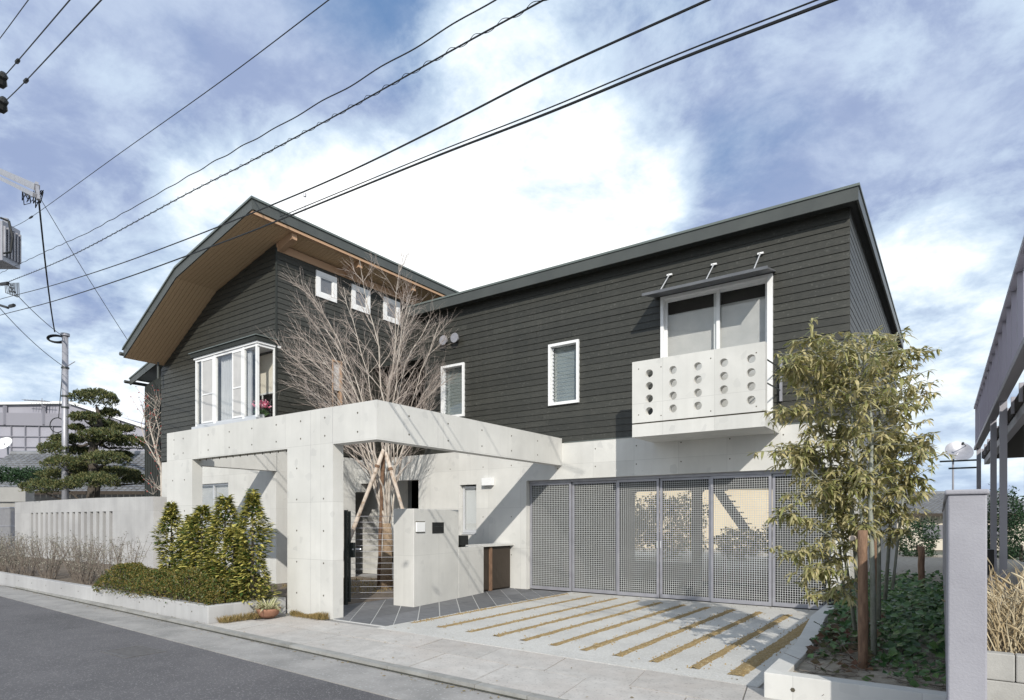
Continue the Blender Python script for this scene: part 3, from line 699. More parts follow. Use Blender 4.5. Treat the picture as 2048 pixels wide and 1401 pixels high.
# bent roof of the tall wing
Y0, Y1 = 7.95, 20.6
off = lambda dz, ex=0: [(x, z - dz) for x, z in LINE]
rf = MB().prism([(x + (.03 if i == 0 else 0), z + .045) for i, (x, z) in enumerate(LINE)] + [(-18.76, 6.22)] + list(reversed([(x + (.03 if i == 0 else 0), z) for i, (x, z) in enumerate(LINE)])), [], PX, Y0 - .03, Y1).build('bent_roof', 'roof_edge', house, label='bent dark metal roof over the tall gabled wing')
top = [(x, z - .001) for x, z in LINE]; low = [(x, z - .235) for x, z in reversed(LINE)]
f = MB().prism(top + low, [], PX, Y0, Y0 + .03); f.box(-12.63, -12.60, Y0 + .03, Y1 - .05, 8.36, 8.575)
f.box(-18.745, -18.715, Y0 + .03, Y1 - .05, 6.01, 6.235)
f.build('fascia', 'metal_green', rf)
MB().tube([(-18.80, Y0 - .06, 6.12), (-18.80, Y1, 6.08)], .05, 8).build('gutter_pipe', 'metal_green', rf)
so = MB()
for (xa, za), (xb, zb) in zip(LINE, LINE[1:]):
    if xa > -13: xa2, za2 = -12.64, rtop(-12.64)
    else: xa2, za2 = xa, za
    n = 40; pit = .098; k = 0
    yv = Y0 + .03
    while yv < (9.5 if xa < -14 else 20.4):
        x_end = xb if yv < 9.5 else -13.5
        z_end = rtop(x_end)
        y2 = yv + pit - .006
        d0, d1 = .215, .235
        so.add([(xa2, yv, za2 - d1), (x_end, yv, z_end - d1), (x_end, y2, z_end - d1), (xa2, y2, za2 - d1), (xa2, yv, za2 - d0), (x_end, yv, z_end - d0), (x_end, y2, z_end - d0), (xa2, y2, za2 - d0)],
               [(0,1,2,3),(7,6,5,4),(0,4,5,1),(1,5,6,2),(2,6,7,3),(3,7,4,0)])
        yv += pit
so.build('soffit_boards', 'soffit', rf, kind='stuff')
MB().box(-12.70, -12.63, Y0 + .03, Y1 - .05, 8.28, 8.335).build('eave_trim', 'timber', rf)
bk = None
for k, yv in enumerate((9.12, 11.12, 13.12, 15.12)):
    if bk is None:
        bk = MB().prism([(-13.28, 7.98), (-12.86, 8.11), (-12.72, 8.14), (-12.72, 8.32), (-13.28, 8.20)], [], PX, 9.06, 9.20).build('eave_bracket', 'timber', house); bk0 = bk
    else: part_copy(bk0, house, (0, yv - 9.12, 0))
MB().tube([(-18.5, GD - .25, 5.55), (-18.5, GD - .25, 6.02)], .03, 8).build('downpipe', 'metal_green', house)
# lean-to left of the gable
le = MB().prism([(-20.9, 0), (-18.83, 0), (-18.83, 6.1), (-20.9, 5.78)], [], PX, 9.5, 16).build('side_bay', 'siding_end', house, label='recessed side bay of upright dark boards')
ub = MB()
for k in range(13): ub.box(-20.88 + k * .16, -20.86 + k * .16, 9.485, 9.5, .1, 5.7)
ub.build('cover_strip', 'siding_end', le, kind='stuff')
MB().prism([(-21.3, 5.98), (-18.84, 6.62), (-18.84, 6.66), (-21.3, 6.02)], [], PX, 9.2, 16.2).build('side_bay_roof', 'roof_edge', le)
MB().prism([(-21.28, 5.80), (-18.84, 6.40), (-18.84, 6.615), (-21.28, 5.975)], [], PX, 9.22, 9.26).build('fascia', 'metal_green', le)
MB().tube([(-21.36, 9.1, 5.9), (-21.36, 16, 5.9)], .05, 8).build('gutter_pipe', 'metal_green', le)

# wall lamp on the garage wing wall
wlp = thing('wall_lamp', 'small white box lamp on the concrete wall left of the garage', 'lamp', (-8.72, FD, 2.31))
bx(-8.86, -8.58, FD - .11, FD - .004, 2.32, 2.49).build('shade', 'white', wlp); bx(-8.80, -8.64, FD - .006, FD, 2.30, 2.50).build('back_plate', 'alu', wlp)

# ------------------------------------------------------------------ concrete gateway frame in front
fr = thing('gateway_frame', 'pale concrete gateway frame with wide openings standing in front of the house', 'wall', (-9.8, 6.25, 0))
FF = 6.25; TH = .20
o1 = [(-12.83, 0), (-11.87, 0), (-11.87, 2.68), (-8.90, 2.68), (-8.90, 0), (-7.76, 0), (-7.76, 2.68), (-6.79, 2.68), (-6.79, 3.25), (-12.83, 3.25)]
fw = MB().prism(o1, [], PX, FF, FF + TH).build('front_wall', 'concrete', fr)
MB().box(-6.99, -6.79, FF + TH, FD - .002, 2.68, 3.25).build('side_beam', 'concrete', fr)
MB().box(-13.46, -13.26, FF + .7, GD - .002, 2.70, 3.20).build('left_beam', 'concrete', fr)
MB().box(-13.2, -12.835, FF + .202, FF + .698, 2.705, 3.195).build('left_beam_end', 'concrete', fr)
h = MB()
def dot_front(x, z, y=FF - .002, r=.016): h.add([(x + r*math.cos(q*1.047), y, z + r*math.sin(q*1.047)) for q in range(6)], [tuple(range(6))])
for x in (-12.55, -12.2, -11.3, -10.6, -9.9, -9.2, -8.55, -7.95, -7.2): 
    for z in (2.82, 3.10): dot_front(x, z)
for x in (-8.65, -7.98):
    for z in (.35, .85, 1.35, 1.85, 2.35): dot_front(x, z)
for x in (-12.6, -12.15):
    for z in (.6, 1.1, 1.7, 2.3): dot_front(x, z)
for yv in (6.9, 7.8, 8.7, 9.6, 10.5):
    for z in (2.82, 3.10): h.add([(-6.788, yv + .016*math.cos(q*1.047), z + .016*math.sin(q*1.047)) for q in range(6)], [tuple(range(6))])
h.build('tie_hole', 'hole', fr, kind='stuff')
# thin drip marks under the opening head: small steel slats
sl = MB()
for k in range(13): sl.box(-11.75 + k * .225, -11.740 + k * .225, FF + .08, FF + .09, 2.645, 2.68)
sl.build('slat_hanger', 'hole', fr, kind='stuff')
ln = MB()
for x in (-8.30,): ln.box(x, x + .006, FF - .0015, FF, .02, 3.24)
ln.box(-7.77, -7.762, FF - .0015, FF, 2.68, 3.24); ln.box(-6.7895, -6.788, 7.55, 7.556, 2.69, 3.24)
ln.build('form_joint', 'concrete_wall', fr, kind='stuff')
lw_ = thing('coursed_wall', 'low concrete wall of stacked courses inside the gateway opening', 'wall', (-9.2, 7.05, 0))
for q in range(13):
    j_ = rnd.uniform(-.006, .006); bx(-9.9, -8.92, 7.0 + j_, 7.2, .02 + q * .137, .02 + q * .137 + .131).build('course', 'block', lw_)
# gatepost wall with mail slot, lit name panel and dark lantern
A_, B_, Mid, C_ = Vector((-8.16, 7.90)), Vector((-7.67, 7.91)), Vector((-7.875, 9.36)), Vector((-8.02, 10.34))
gpw = thing('gatepost_wall', 'low stepped concrete gatepost wall beside the metal gate', 'wall', (-7.9, 9.0, 0))
nrm = Vector((C_.y - B_.y, -(C_.x - B_.x))).normalized()      # faces the driveway
bk2 = lambda p, t=.22: p - nrm * t
MB().prism([tuple(A_), tuple(B_), tuple(Mid), tuple(bk2(Mid)), tuple(bk2(B_, .2) + Vector((0, .25))), (-8.16, 8.12)], [], PZ, 0, 1.72).build('tall_wall', 'concrete', gpw, bev=.009)
MB().prism([tuple(Mid), tuple(C_), tuple(bk2(C_)), tuple(bk2(Mid))], [], PZ, 0, .99).build('low_wall', 'concrete', gpw, bev=.009)
along = (C_ - B_).normalized()
def facebox(t0, t1, z0, z1, o0, o1):
    p = B_ + along * t0; q = B_ + along * t1
    return MB().prism([tuple(p + nrm * o0), tuple(q + nrm * o0), tuple(q + nrm * o1), tuple(p + nrm * o1)], [], PZ, z0, z1)
facebox(.05, .33, 1.30, 1.50, .001, .006).build('panel_recess', 'hole', gpw)
facebox(.05, .30, 1.315, 1.485, .006, .03).build('name_panel', 'white', gpw)
facebox(.56, .93, 1.28, 1.48, .001, .012).build('mail_slot', 'black', gpw)
facebox(.60, .89, 1.40, 1.41, .012, .02).build('slot_flap', 'dark_metal', gpw)
lt = thing('lantern', 'small black box lantern on top of the stepped concrete wall', 'lamp', (-7.9, 9.6, .99))
lm = MB()
p = Mid + along * .06; q = Mid + along * .36
MB().prism([tuple(p), tuple(q), tuple(bk2(q, .16)), tuple(bk2(p, .16))], [], PZ, 1.03, 1.22).build('lamp_body', 'black', lt)
p = Mid + along * .14; q = Mid + along * .28
MB().prism([tuple(p - nrm*.02), tuple(q - nrm*.02), tuple(bk2(q, .12)), tuple(bk2(p, .12))], [], PZ, .99, 1.03).build('foot', 'black', lt)
# dark cabinet between the low wall and the garage
cb = thing('bin_cabinet', 'dark brown slatted cabinet between low concrete wall and garage', 'cabinet', (-8.1, 10.9, 0))
bx(-8.5, -8.13, 10.37, FD - .01, .02, .96).build('cabinet_body', 'wood_dark', cb)
for (p, q) in ((10.40, 10.62), (10.72, 11.40)): bx(-8.128, -8.10, p, q, .05, .94).build('door_panel', 'wood_dark', cb)
bx(-8.128, -8.075, 10.63, 10.71, .02, .96).build('post', 'log_brown', cb)
bx(-8.52, -8.03, 10.36, FD - .005, .965, 1.0).build('cabinet_top', 'concrete', cb)
# metal gate
gt = thing('gate', 'half open dark metal gate of thin horizontal bars', 'gate', (-8.5, 7.7, 0))
h0, h1 = Vector((-8.22, 8.02, 0)), Vector((-8.88, 7.44, 0)); gv = (h1 - h0)
up = lambda v, z: (v.x, v.y, z)
for t in (0, .93): MB().bar(up(h0 + gv * t, .06), up(h0 + gv * t, 1.68 if t else 1.62), .035, .035).build('gate_post', 'dark_metal', gt)
MB().bar(up(h1, .0), up(h1, 1.7), .05, .05).build('gate_post', 'dark_metal', gt)
r0 = None
for k in range(15):
    z = .12 + k * .105
    if r0 is None: r0 = MB().bar(up(h0, z), up(h1, z), .006, .007).build('gate_bar', 'zinc', gt)
    else: part_copy(r0, gt, (0, 0, k * .105))
c = h0 + gv * .88
MB().bar(up(c, .86), up(c, 1.12), .05, .12).build('lock_box', 'dark_metal', gt)
MB().tube([up(h0 + gv * .84, 1.0), up(h0 + gv * .70, 1.0)], .016, 8).tube([up(h0 + gv * .86 + Vector((.04,-.04,0)), 1.0), up(h0 + gv * .84, 1.0)], .016, 8).build('handle', 'alu', gt)
for z in (.35, 1.45): MB().box(h0.x - .0, h0.x + .06, h0.y - .05, h0.y + .03, z, z + .16).build('hinge', 'dark_metal', gt)

# ------------------------------------------------------------------ planters and garden walls
pl = thing('street_planter', 'long low concrete planter kerb along the pavement left of the gateway', 'planter', (-14, 5.0, 0))
PF = lambda x: 4.93 - .033 * (x + 8.92)
MB().prism([(-34, PF(-34)), (-8.92, PF(-8.92)), (-8.92, 6.24), (-9.06, 6.24), (-9.06, PF(-9) + .14), (-34, PF(-34) + .14)], [], PZ, -.05, .255).build('planter_wall', 'concrete_wall', pl, bev=.009)
MB().prism([(-34, PF(-34) + .14), (-9.06, PF(-9) + .14), (-9.06, 6.24), (-12.8, 6.24), (-12.8, 8.5), (-34, 8.5)], [], PZ, -.05, .20).build('soil', 'soil', pl)
h = MB()
for k in range(26):
    x = -9.4 - k * .9; h.add([(x + .014*math.cos(q*1.047), PF(x) - .002, .14 + .014*math.sin(q*1.047)) for q in range(6)], [tuple(range(6))])
h.build('tie_hole', 'hole', pl, kind='stuff')
gw_ = thing('garden_wall', 'grey concrete garden wall pierced by a row of tall slits', 'wall', (-23.5, 8.5, 0))
slits = [rect(x, x + .22, .35, 1.80) for x in [-27.3 + k * .4535 for k in range(15)]]
MB().prism([(-28.9, 0), (-18.2, 0), (-18.2, 2.19), (-22, 2.23), (-28.9, 2.21)], slits, PX, 8.5, 8.68).build('slit_wall', 'concrete_wall', gw_)
MB().box(-18.38, -18.2, 8.68, 9.45, 0, 2.188).build('return_wall', 'concrete_wall', gw_)
nf = thing('side_gate', 'pale metal bar gate at the left end of the slit garden wall', 'gate', (-30.4, 8.6, 0))
MB().box(-31.9, -28.92, 8.58, 8.62, 2.0, 2.05).box(-31.9, -28.92, 8.58, 8.62, 1.3, 1.33).box(-31.9, -28.92, 8.58, 8.62, .25, .3).build('rail', 'zinc', nf)
br = None
for k in range(26):
    if br is None: br = MB().box(-31.9, -31.88, 8.59, 8.61, .3, 2.0).build('bar', 'zinc', nf)
    else: part_copy(br, nf, (k * .118, 0, 0))
# planter and wall at the right
pr = thing('corner_planter', 'low white concrete planter around the evergreen tree at the driveway corner', 'planter', (-.7, 7.5, 0))
MB().prism([(-1.33, 5.60), (.02, 5.60), (.02, 5.76), (-1.17, 5.76), (-1.20, 7.2), (-1.42, 9.3), (-1.50, 11.4), (-1.66, 11.4), (-1.60, 9.3), (-1.38, 7.2)], [], PZ, -.05, .215).build('planter_wall', 'concrete', pr, bev=.009)
MB().prism([(-1.17, 5.76), (.0, 5.76), (.0, 16), (-1.38, 16), (-1.38, 9.3), (-1.20, 7.2)], [], PZ, -.05, .165).build('soil', 'sandsoil', pr)
h = MB(); h.add([(-1.1 + .02*math.cos(q*1.047), 5.598, .10 + .02*math.sin(q*1.047)) for q in range(6)], [tuple(range(6))]); h.build('tie_hole', 'hole', pr, kind='stuff')
mw = thing('boundary_wall', 'tall mauve grey rendered boundary wall seen end on', 'wall', (.05, 8, 0))
MB().prism([(-.035, 4.63), (.155, 4.63), (.05, 13.6), (-.18, 13.6)], [], PZ, -.05, 1.66).build('wall_body', 'mauve_wall', mw, bev=.009)
MB().prism([(-.05, 4.615), (.165, 4.615), (.06, 13.65), (-.195, 13.65)], [], PZ, 1.66, 1.69).build('coping', 'mauve_wall', mw, bev=.009)
bl = thing('block_planter', 'low grey block planter holding dry grass at right edge', 'planter', (1.6, 6.6, 0))
for r_ in range(2):
    for k in range(9):
        x0 = .20 + k * .4 - (.2 if r_ else 0)
        bx(max(x0, .19) + .003, x0 + .397, 6.5, 6.62, -.03 + r_ * .225, .19 + r_ * .225).build('block', 'block', bl, bev=.009)
MB().box(.2, 3.7, 6.62, 9.5, -.03, .36).build('soil', 'soil', bl)
# bollard lamp beside the garage door
bo = thing('bollard_lamp', 'white topped black bollard light by the right end of the garage doors', 'bollard', (-1.52, 10.75, .2))
bx(-1.60, -1.44, 10.66, 10.84, .0, .48).build('post', 'black', bo)
MB().prism([(-1.62, .48), (-1.42, .48), (-1.42, .66), (-1.56, .66)], [], PX, 10.64, 10.86).build('lamp_head', 'concrete', bo)
bx(-1.36, -1.30, 10.6, 10.9, .2, .62).build('back_plate', 'concrete', bo)

# ------------------------------------------------------------------ plants
def V(*a): return Vector(a)
def foliage_leaf(name, m, parent, items, fold=True):
    mb = MB()
    for it in items: mb.leaf(*it)
    return mb.build(name, m, parent)
def limb(mb, p, d, L, r0, r1, n=7, wob=.12, up=.0, sides=5):
    pts = [Vector(p)]; d = Vector(d).normalized(); rad = [r0]
    for k in range(1, n + 1):
        d = (d + rdir() * wob + Vector((0, 0, up))).normalized()
        pts.append(pts[-1] + d * (L / n)); rad.append(r0 + (r1 - r0) * k / n)
    mb.tube(pts, rad, sides, cap=False); return pts, rad

# bare tree in the courtyard
bt = thing('bare_tree', 'leafless pale branched tree rising behind the gateway frame', 'tree', (-10.33, 9.78, 0))
tr = MB(); base = V(-10.33, 9.78, 0)
tr.tube([base, base + V(.01, 0, .5), base + V(.03, .02, 1.0), base + V(.02, .0, 1.45)], [.15, .125, .115, .10], 10).build('wrapped_trunk', 'burlap', bt, smooth=True)
limbs = MB(); twigs = MB(); fine_t = MB()
top0 = base + V(.02, 0, 1.35)
vr = V(math.cos(YAW), math.sin(YAW), 0)      # along the picture
vd = V(-math.sin(YAW), math.cos(YAW), 0)
heads = [(-1.0, .1, 3.9), (-.9, -.4, 4.6), (-.8, .4, 5.0), (-.62, -.1, 5.2), (-.5, .5, 5.3), (-.4, -.4, 5.5), (-.26, .2, 5.8), (-.12, -.3, 5.9), (.0, .35, 6.0), (.1, -.15, 6.0), (.22, .3, 5.7), (.34, -.3, 5.4), (.45, .2, 5.0), (.55, -.1, 4.6), (.66, .3, 4.1), (.78, 0, 3.6), (-1.0, .5, 4.2), (-.7, -.5, 4.6)]
def fan_limb(p, a, b, L):        # rises steeply, then bends outwards like an umbrella rib
    pts = [Vector(p)]; rad = [rnd.uniform(.021, .033)]; n = 13; r0 = rad[0]
    out_ = vr * a * (1.0 if a < 0 else .75) + vd * b * .7
    for k in range(1, n + 1):
        f = k / n; d = (V(0, 0, 1) + out_ * (.22 + .95 * f * f * 1.25) + rdir() * .17).normalized()
        pts.append(pts[-1] + d * (L / n)); rad.append(r0 + (.005 - r0) * f)
    limbs.tube(pts, rad, 6, cap=False); return pts, rad
for (a, b, L) in heads:
    p0 = top0 + V(rnd.uniform(-.05, .05), rnd.uniform(-.05, .05), rnd.uniform(-.3, .1))
    pts, rad = fan_limb(p0, a, b, L)
    for k in range(4, 13):
        for q in range(2 if k > 5 else 1):
            dd = (pts[k] - pts[k - 1]).normalized()
            side = (vr * (a + rnd.uniform(-.8, .8)) * 1.0 + vd * rnd.uniform(-.8, .8)).normalized()
            d2 = (dd * .9 + side * rnd.uniform(.35, .85)).normalized()
            p2, r2 = limb(twigs, pts[k], d2, rnd.uniform(.6, 1.35) * (1.15 - k * .05), max(rad[k] * .6, .006), .0024, 7, .17, .04, 5)
            for j in range(2, 7):
                for w in range(2 if rnd.random() < .5 else 1):
                    e = (p2[j] - p2[j - 1]).normalized()
                    d3 = (e + rdir() * .75 + V(0, 0, .12)).normalized()
                    p3, r3 = limb(fine_t, p2[j], d3, rnd.uniform(.25, .6), .003, .0012, 4, .16, .03, 3)
                    if rnd.random() < .5:
                        limb(fine_t, p3[2], ((p3[3]-p3[2]).normalized() + rdir() * .7), rnd.uniform(.12, .3), .0026, .0014, 2, .1, 0, 3)
limbs.build('limb', 'bark_pale', bt, smooth=True); twigs.build('branches', 'bark_branch', bt, smooth=True, kind='stuff'); fine_t.build('twigs', 'bark_twig', bt, kind='stuff')
# tripod of support poles lashed to the trunk
def log(lbl, a, b, r, m):
    a, b = V(*a), V(*b); t = thing('support_pole', lbl, 'pole', tuple(a), 'poles propping up the bare tree')
    pts = [a + (b - a) * (k / 8) + rdir() * .008 for k in range(9)]
    MB().tube(pts, [r * (1 + .12 * math.sin(k * 2.1)) for k in range(9)], 10).build('log', m, t, smooth=True)
    e = a + (b - a) * .88
    MB().tube([e - (b-a).normalized()*.03, e + (b-a).normalized()*.03], r * 1.25, 10).build('lashing', 'log_brown', t)
log('pale peeled pole leaning right against the bare tree', (-10.95, 8.75, 0), (-10.02, 9.42, 3.05), .044, 'log_pale')
log('brown pole standing almost upright behind the bare tree', (-10.75, 9.95, 0), (-10.12, 9.50, 3.0), .042, 'log_brown')
log('pale pole leaning left from the gatepost wall', (-9.05, 9.75, 0), (-10.05, 9.5, 2.98), .042, 'log_pale')
# low courtyard planting
cg = MB()
for k in range(900):
    p = V(rnd.uniform(-12.4, -9.6), rnd.uniform(8.2, 10.8), .02); cg.blade(p, V(rnd.uniform(-.6,.6), rnd.uniform(-.6,.6), 1), rdir(), rnd.uniform(.05, .16), .012, .3)
o = cg.build('courtyard_grass', 'tuft'); o['kind'] = 'stuff'
mt = thing('utility_meter', 'small dark meter box low on the courtyard wall behind the gate', 'meter', (-11.6, 11.4, .3))
bx(-11.75, -11.45, 11.25, 11.40, .45, .72).build('meter_case', 'black', mt); MB().tube([(-11.6, 11.33, .0), (-11.6, 11.33, .45)], .018, 8).build('pipe', 'zinc', mt)

# conifers in the planter
def conifer(x, y, h, r, lbl, lean=0):
    t = thing('conifer_shrub', lbl, 'shrub', (x, y, .2), 'golden conifers in the street planter')
    MB().tube([(x, y, .2), (x + lean * .5, y, .2 + h * .5), (x + lean, y, .2 + h * .95)], [.03, .022, .006], 6).build('trunk', 'twig', t)
    mb = MB(); n = int(3000 * h / 1.6)
    for k in range(n):
        f = rnd.random() ** .9; z = .22 + f * h
        z = round(z / .085) * .085 + rnd.gauss(0, .014)
        rr = r * (1.0 - .30 * f - .58 * max(0, f - .72) / .28) * (.84 + .2 * math.sin(z * 7 + x * 5))
        a = rnd.uniform(0, 6.283); q = rr * (rnd.random() ** .35) * (1 + .16 * math.sin(3 * a + z * 6 + x) + .14 * math.sin(5 * a - z * 11 + 2 * x))
        p = V(x + lean * f + q * math.cos(a), y + q * math.sin(a), z + rnd.uniform(-.03, .03))
        d = V(math.cos(a), math.sin(a), rnd.uniform(-.3, .3)) + rdir() * .4
        mb.leaf(p, d, V(0, 0, 1) + rdir() * .35, rnd.uniform(.06, .13), rnd.uniform(.03, .055))
    for k in range(16):          # leading sprays at the top
        p = V(x + lean, y, .2 + h * .93) + rdir() * .05
        mb.leaf(p, V(rnd.uniform(-.5,.5), rnd.uniform(-.5,.5), 1), rdir(), rnd.uniform(.08, .15), .035)
    mb.build('foliage', 'conifer', t)
conifer(-11.50, 5.70, 1.58, .27, 'leftmost golden conifer, slim with a leaning tip, in the street planter', -.05)
conifer(-10.98, 5.78, 1.36, .33, 'second golden conifer from the left, the lowest of the row')
conifer(-10.45, 5.66, 1.52, .36, 'golden conifer in front of the small ground floor window', .03)
conifer(-9.90, 5.74, 1.66, .38, 'bushiest golden conifer in the middle of the gateway opening', .05)
conifer(-9.10, 5.75, 1.72, .29, 'rightmost golden conifer, a slim cone beside the gateway pillar', .02)
conifer(-9.50, 5.68, 1.18, .33, 'short golden conifer filling the gap left of the slim cone')
# clipped azalea hedge
az = thing('azalea_hedge', 'low clipped reddish green hedge along the planter front', 'hedge', (-11, 5.3, .2))
mb = MB(); st = MB()
def azh(x, y): 
    ex = min(1, (x + 12.98) / .35, (-9.02 - x) / .25); ey = min(1, (y - 4.98) / .22, (6.15 - y) / .2)
    return .2 + (.44 + .04 * math.sin(x * 2.3) + .04 * math.sin(x * 5.1 + y * 4)) * math.sqrt(max(.03, min(1, ex))) * math.sqrt(max(.05, min(1, ey)))
for k in range(21000):
    x = rnd.uniform(-12.95, -9.02); y = 5.02 + 1.05 * rnd.random() ** 1.3
    if x < -11.9 and y > 5.65: y -= .4
    ht = azh(x, y)
    z = ht - (rnd.random() ** 3.2) * min(.34, ht - .2)
    if y < 5.14: y += rnd.uniform(-.03, .05) - .06
    mb.leaf(V(x, y, z), rdir(-.1, 1), rdir(.2, 1), rnd.uniform(.03, .052), rnd.uniform(.016, .026))
mb.build('foliage', 'azalea', az)
for k in range(90):
    x = rnd.uniform(-12.8, -9.1); y = rnd.uniform(5.05, 5.9); st.tube([(x, y, .19), (x + rnd.uniform(-.1,.1), y, azh(x, y) - .05)], .005, 4)
st.build('stems', 'twig', az, kind='stuff')
# thin wintry shrubs in front of the garden wall
ORD = ['nearest the clipped hedge', 'second from the clipped hedge', 'third from the clipped hedge', 'fourth from the clipped hedge', 'fifth from the clipped hedge', 'sixth from the clipped hedge', 'seventh from the clipped hedge', 'eighth from the clipped hedge',
       'ninth from the clipped hedge', 'tenth from the clipped hedge', 'eleventh from the clipped hedge', 'darkest and leafiest, at the left edge']
for i in range(12):
    x = -13.5 - i * .62 + rnd.uniform(-.1, .1); y = 5.62 + rnd.uniform(-.2, .25)
    if i == 11: x -= .3
    t = thing('winter_shrub', 'sparse twiggy winter shrub below the slit wall, ' + ORD[i], 'shrub', (x, y, .2), 'sparse twiggy shrubs in a row below the slit garden wall')
    sm = MB(); lm = MB()
    for k in range(24):
        a = rnd.uniform(0, 6.283); L = rnd.uniform(.6, .98); tilt = rnd.uniform(.1, .55)
        pts, rad = limb(sm, V(x + .08*math.cos(a), y + .08*math.sin(a), .19), V(math.cos(a) * tilt, math.sin(a) * tilt, 1), L, .007, .003, 6, .09, .02, 4)
        for j in range(2, 7):
            p2, _ = limb(sm, pts[j], (rdir() + V(0,0,.9)), rnd.uniform(.1, .24), .003, .0015, 2, .2, 0, 3)
            for q in range(4 if i < 9 else 7):
                lm.leaf(p2[rnd.randint(0, 2)] + rdir() * .03, rdir(-.3, 1), rdir(), rnd.uniform(.022, .042), rnd.uniform(.012, .022))
    sm.build('stems', 'twig', t, kind='stuff'); lm.build('foliage', 'twig_leaf', t, kind='stuff')
# cloud pruned pine behind the wall
def onY(u, v, Y):              # surveyed from the photograph: column, row, distance from the camera
    a = (u - 1024) / 1255; c, s = math.cos(YAW), math.sin(YAW)
    return V((a * c - s) * Y, (a * s + c) * Y, 1.5 + (1043 - v) / 1255 * Y)
pn = thing('cloud_pruned_pine', 'cloud pruned dark pine with flat foliage pads behind the garden wall', 'tree', tuple(onY(186, 1126, 22.6) * 1.0))
trunk = [onY(u, v, 22.6) for (u, v) in ((186, 1120), (184, 1010), (190, 960), (184, 925), (188, 885), (200, 850), (194, 815))]
MB().tube(trunk, [.26, .22, .19, .17, .13, .09, .05], 8).build('trunk', 'bark_pine', pn, smooth=True)
pads = [(192,803,40,16,0),(170,839,27,9,-.4),(219,831,17,8,.3),(154,859,13,5,-.2),(211,855,24,9,.3),(247,862,17,7,.0),(204,876,36,12,-.3),(139,884,33,9,.2),(248,891,51,13,.3),(110,903,26,12,-.2),
        (158,907,27,9,.5),(212,924,41,14,-.5),(243,913,19,6,.8),(130,934,36,15,-.3),(111,955,28,11,.3),(223,953,56,12,.5),(192,968,43,15,-.7),(86,980,36,14,-.3),(134,975,24,9,-.2),(270,965,24,9,.6),(165,945,30,10,.6)]
bm_ = MB()
for (u, v, hw, hh, dy) in pads:
    Y = 22.6 + dy * 1.6; c = onY(u, v, Y); k_ = Y / 1255
    rx, rz = hw * k_ * 1.1, hh * k_ * 1.35
    mb = MB()
    for k in range(int(420 + 1300 * rx * rx)):
        a = rnd.uniform(0, 6.283); q = math.sqrt(rnd.random()); zz = math.sqrt(max(0, 1 - q * q)) * rz
        wv = 1 + .14 * math.sin(3 * a + u) + .08 * math.sin(7 * a + v)
        z = zz * rnd.uniform(.55, 1.05) if rnd.random() < .75 else rnd.uniform(-.35, .4) * rz
        p = c + vr * (q * rx * wv * math.cos(a)) + vd * (q * rx * .8 * wv * math.sin(a)) + V(0, 0, z + .04 * math.sin(a * 5 + q * 9))
        for w in range(3):
            mb.leaf(p, (rdir(-.1, 1) + V(0, 0, .5)), rdir(), rnd.uniform(.07, .13), rnd.uniform(.02, .036))
    mb.build('foliage_pad', 'pine_leaf', pn)
    # the branch carrying the pad
    j = min(range(len(trunk)), key=lambda i: abs(trunk[i].z - (c.z - .25)) )
    a0 = trunk[j]; b0 = c - V(0, 0, rz * .3); mid = (a0 + b0) / 2 + V(0, 0, -.12)
    bm_.tube([a0, mid, b0], [.06, .045, .02], 5)
bm_.build('branches', 'bark_pine', pn, smooth=True, kind='stuff')
# small red budded tree at the left end of the house
rt = thing('budding_tree', 'small bare tree with red buds at the left end of the house', 'tree', (-19.4, 8.95, 0))
rm = MB(); rb = MB()
P = lambda u, v, Y=18.7: onY(u, v, Y)
for path, r0 in (([(318, 1120), (324, 985), (322, 935), (312, 900), (303, 868), (297, 840)], .05), ([(322, 935), (310, 915), (290, 880), (282, 850), (291, 820)], .022), ([(312, 900), (318, 860), (308, 820), (315, 795)], .018),
                 ([(323, 960), (332, 900), (336, 850)], .016), ([(303, 868), (292, 845), (285, 815)], .013), ([(303, 868), (316, 830), (322, 800)], .013), ([(326, 985), (312, 975), (306, 990)], .012)):
    pts = [P(*q) for q in path]; rm.tube(pts, [r0 * (1 - .7 * i / (len(pts) - 1)) for i in range(len(pts))], 6)
    for k in range(16):
        i = rnd.randint(1, len(pts) - 1); p = pts[i - 1].lerp(pts[i], rnd.random())
        p2, _ = limb(rm, p, rdir(-.1, 1) + V(0, 0, .6), rnd.uniform(.3, .8), .006, .003, 4, .12, .02, 3)
        for j in (2, 3, 4):
            if rnd.random() < .6: q = p2[j]; rb.leaf(q, rdir(), rdir(), .055, .035)
rm.build('branches', 'bark_pale', rt); rb.build('buds', 'bud', rt, kind='stuff')
# terracotta bowl with a striped plant, and turf tufts
po = thing('plant_bowl', 'terracotta bowl of striped grassy leaves on the pavement', 'plant pot', (-8.72, 5.78, .004))
MB().lathe([(.09, .004), (.15, .05), (.175, .115), (.19, .15), (.165, .15), (.14, .11)], (-8.72, 5.78, 0), 20).build('bowl', 'terracotta', po, smooth=True)
mb = MB()
for k in range(170):
    a = rnd.uniform(0, 6.283); mb.blade(V(-8.72 + .1*rnd.random()*math.cos(a), 5.78 + .1*rnd.random()*math.sin(a), .13), V(math.cos(a), math.sin(a), rnd.uniform(.5, 2.2)), V(0,0,1) + rdir()*.3, rnd.uniform(.18, .36), .017, rnd.uniform(.25, .75))
mb.build('leaves', 'spider', po)
mb = MB()
for k in range(2600):
    if k % 3: x = rnd.uniform(-8.62, -7.80); y = 6.20 - abs(rnd.gauss(0, .06))
    else: x = rnd.uniform(-8.86, -8.72); y = rnd.uniform(5.05, 5.7)
    hgt = .06 + .07 * (.5 + .5 * math.sin(x * 7)) 
    mb.blade(V(x, y, .0), V(rnd.uniform(-.5,.5), rnd.uniform(-.6,.4), 1), rdir(), hgt * rnd.uniform(.5, 1.4), .007, .25)
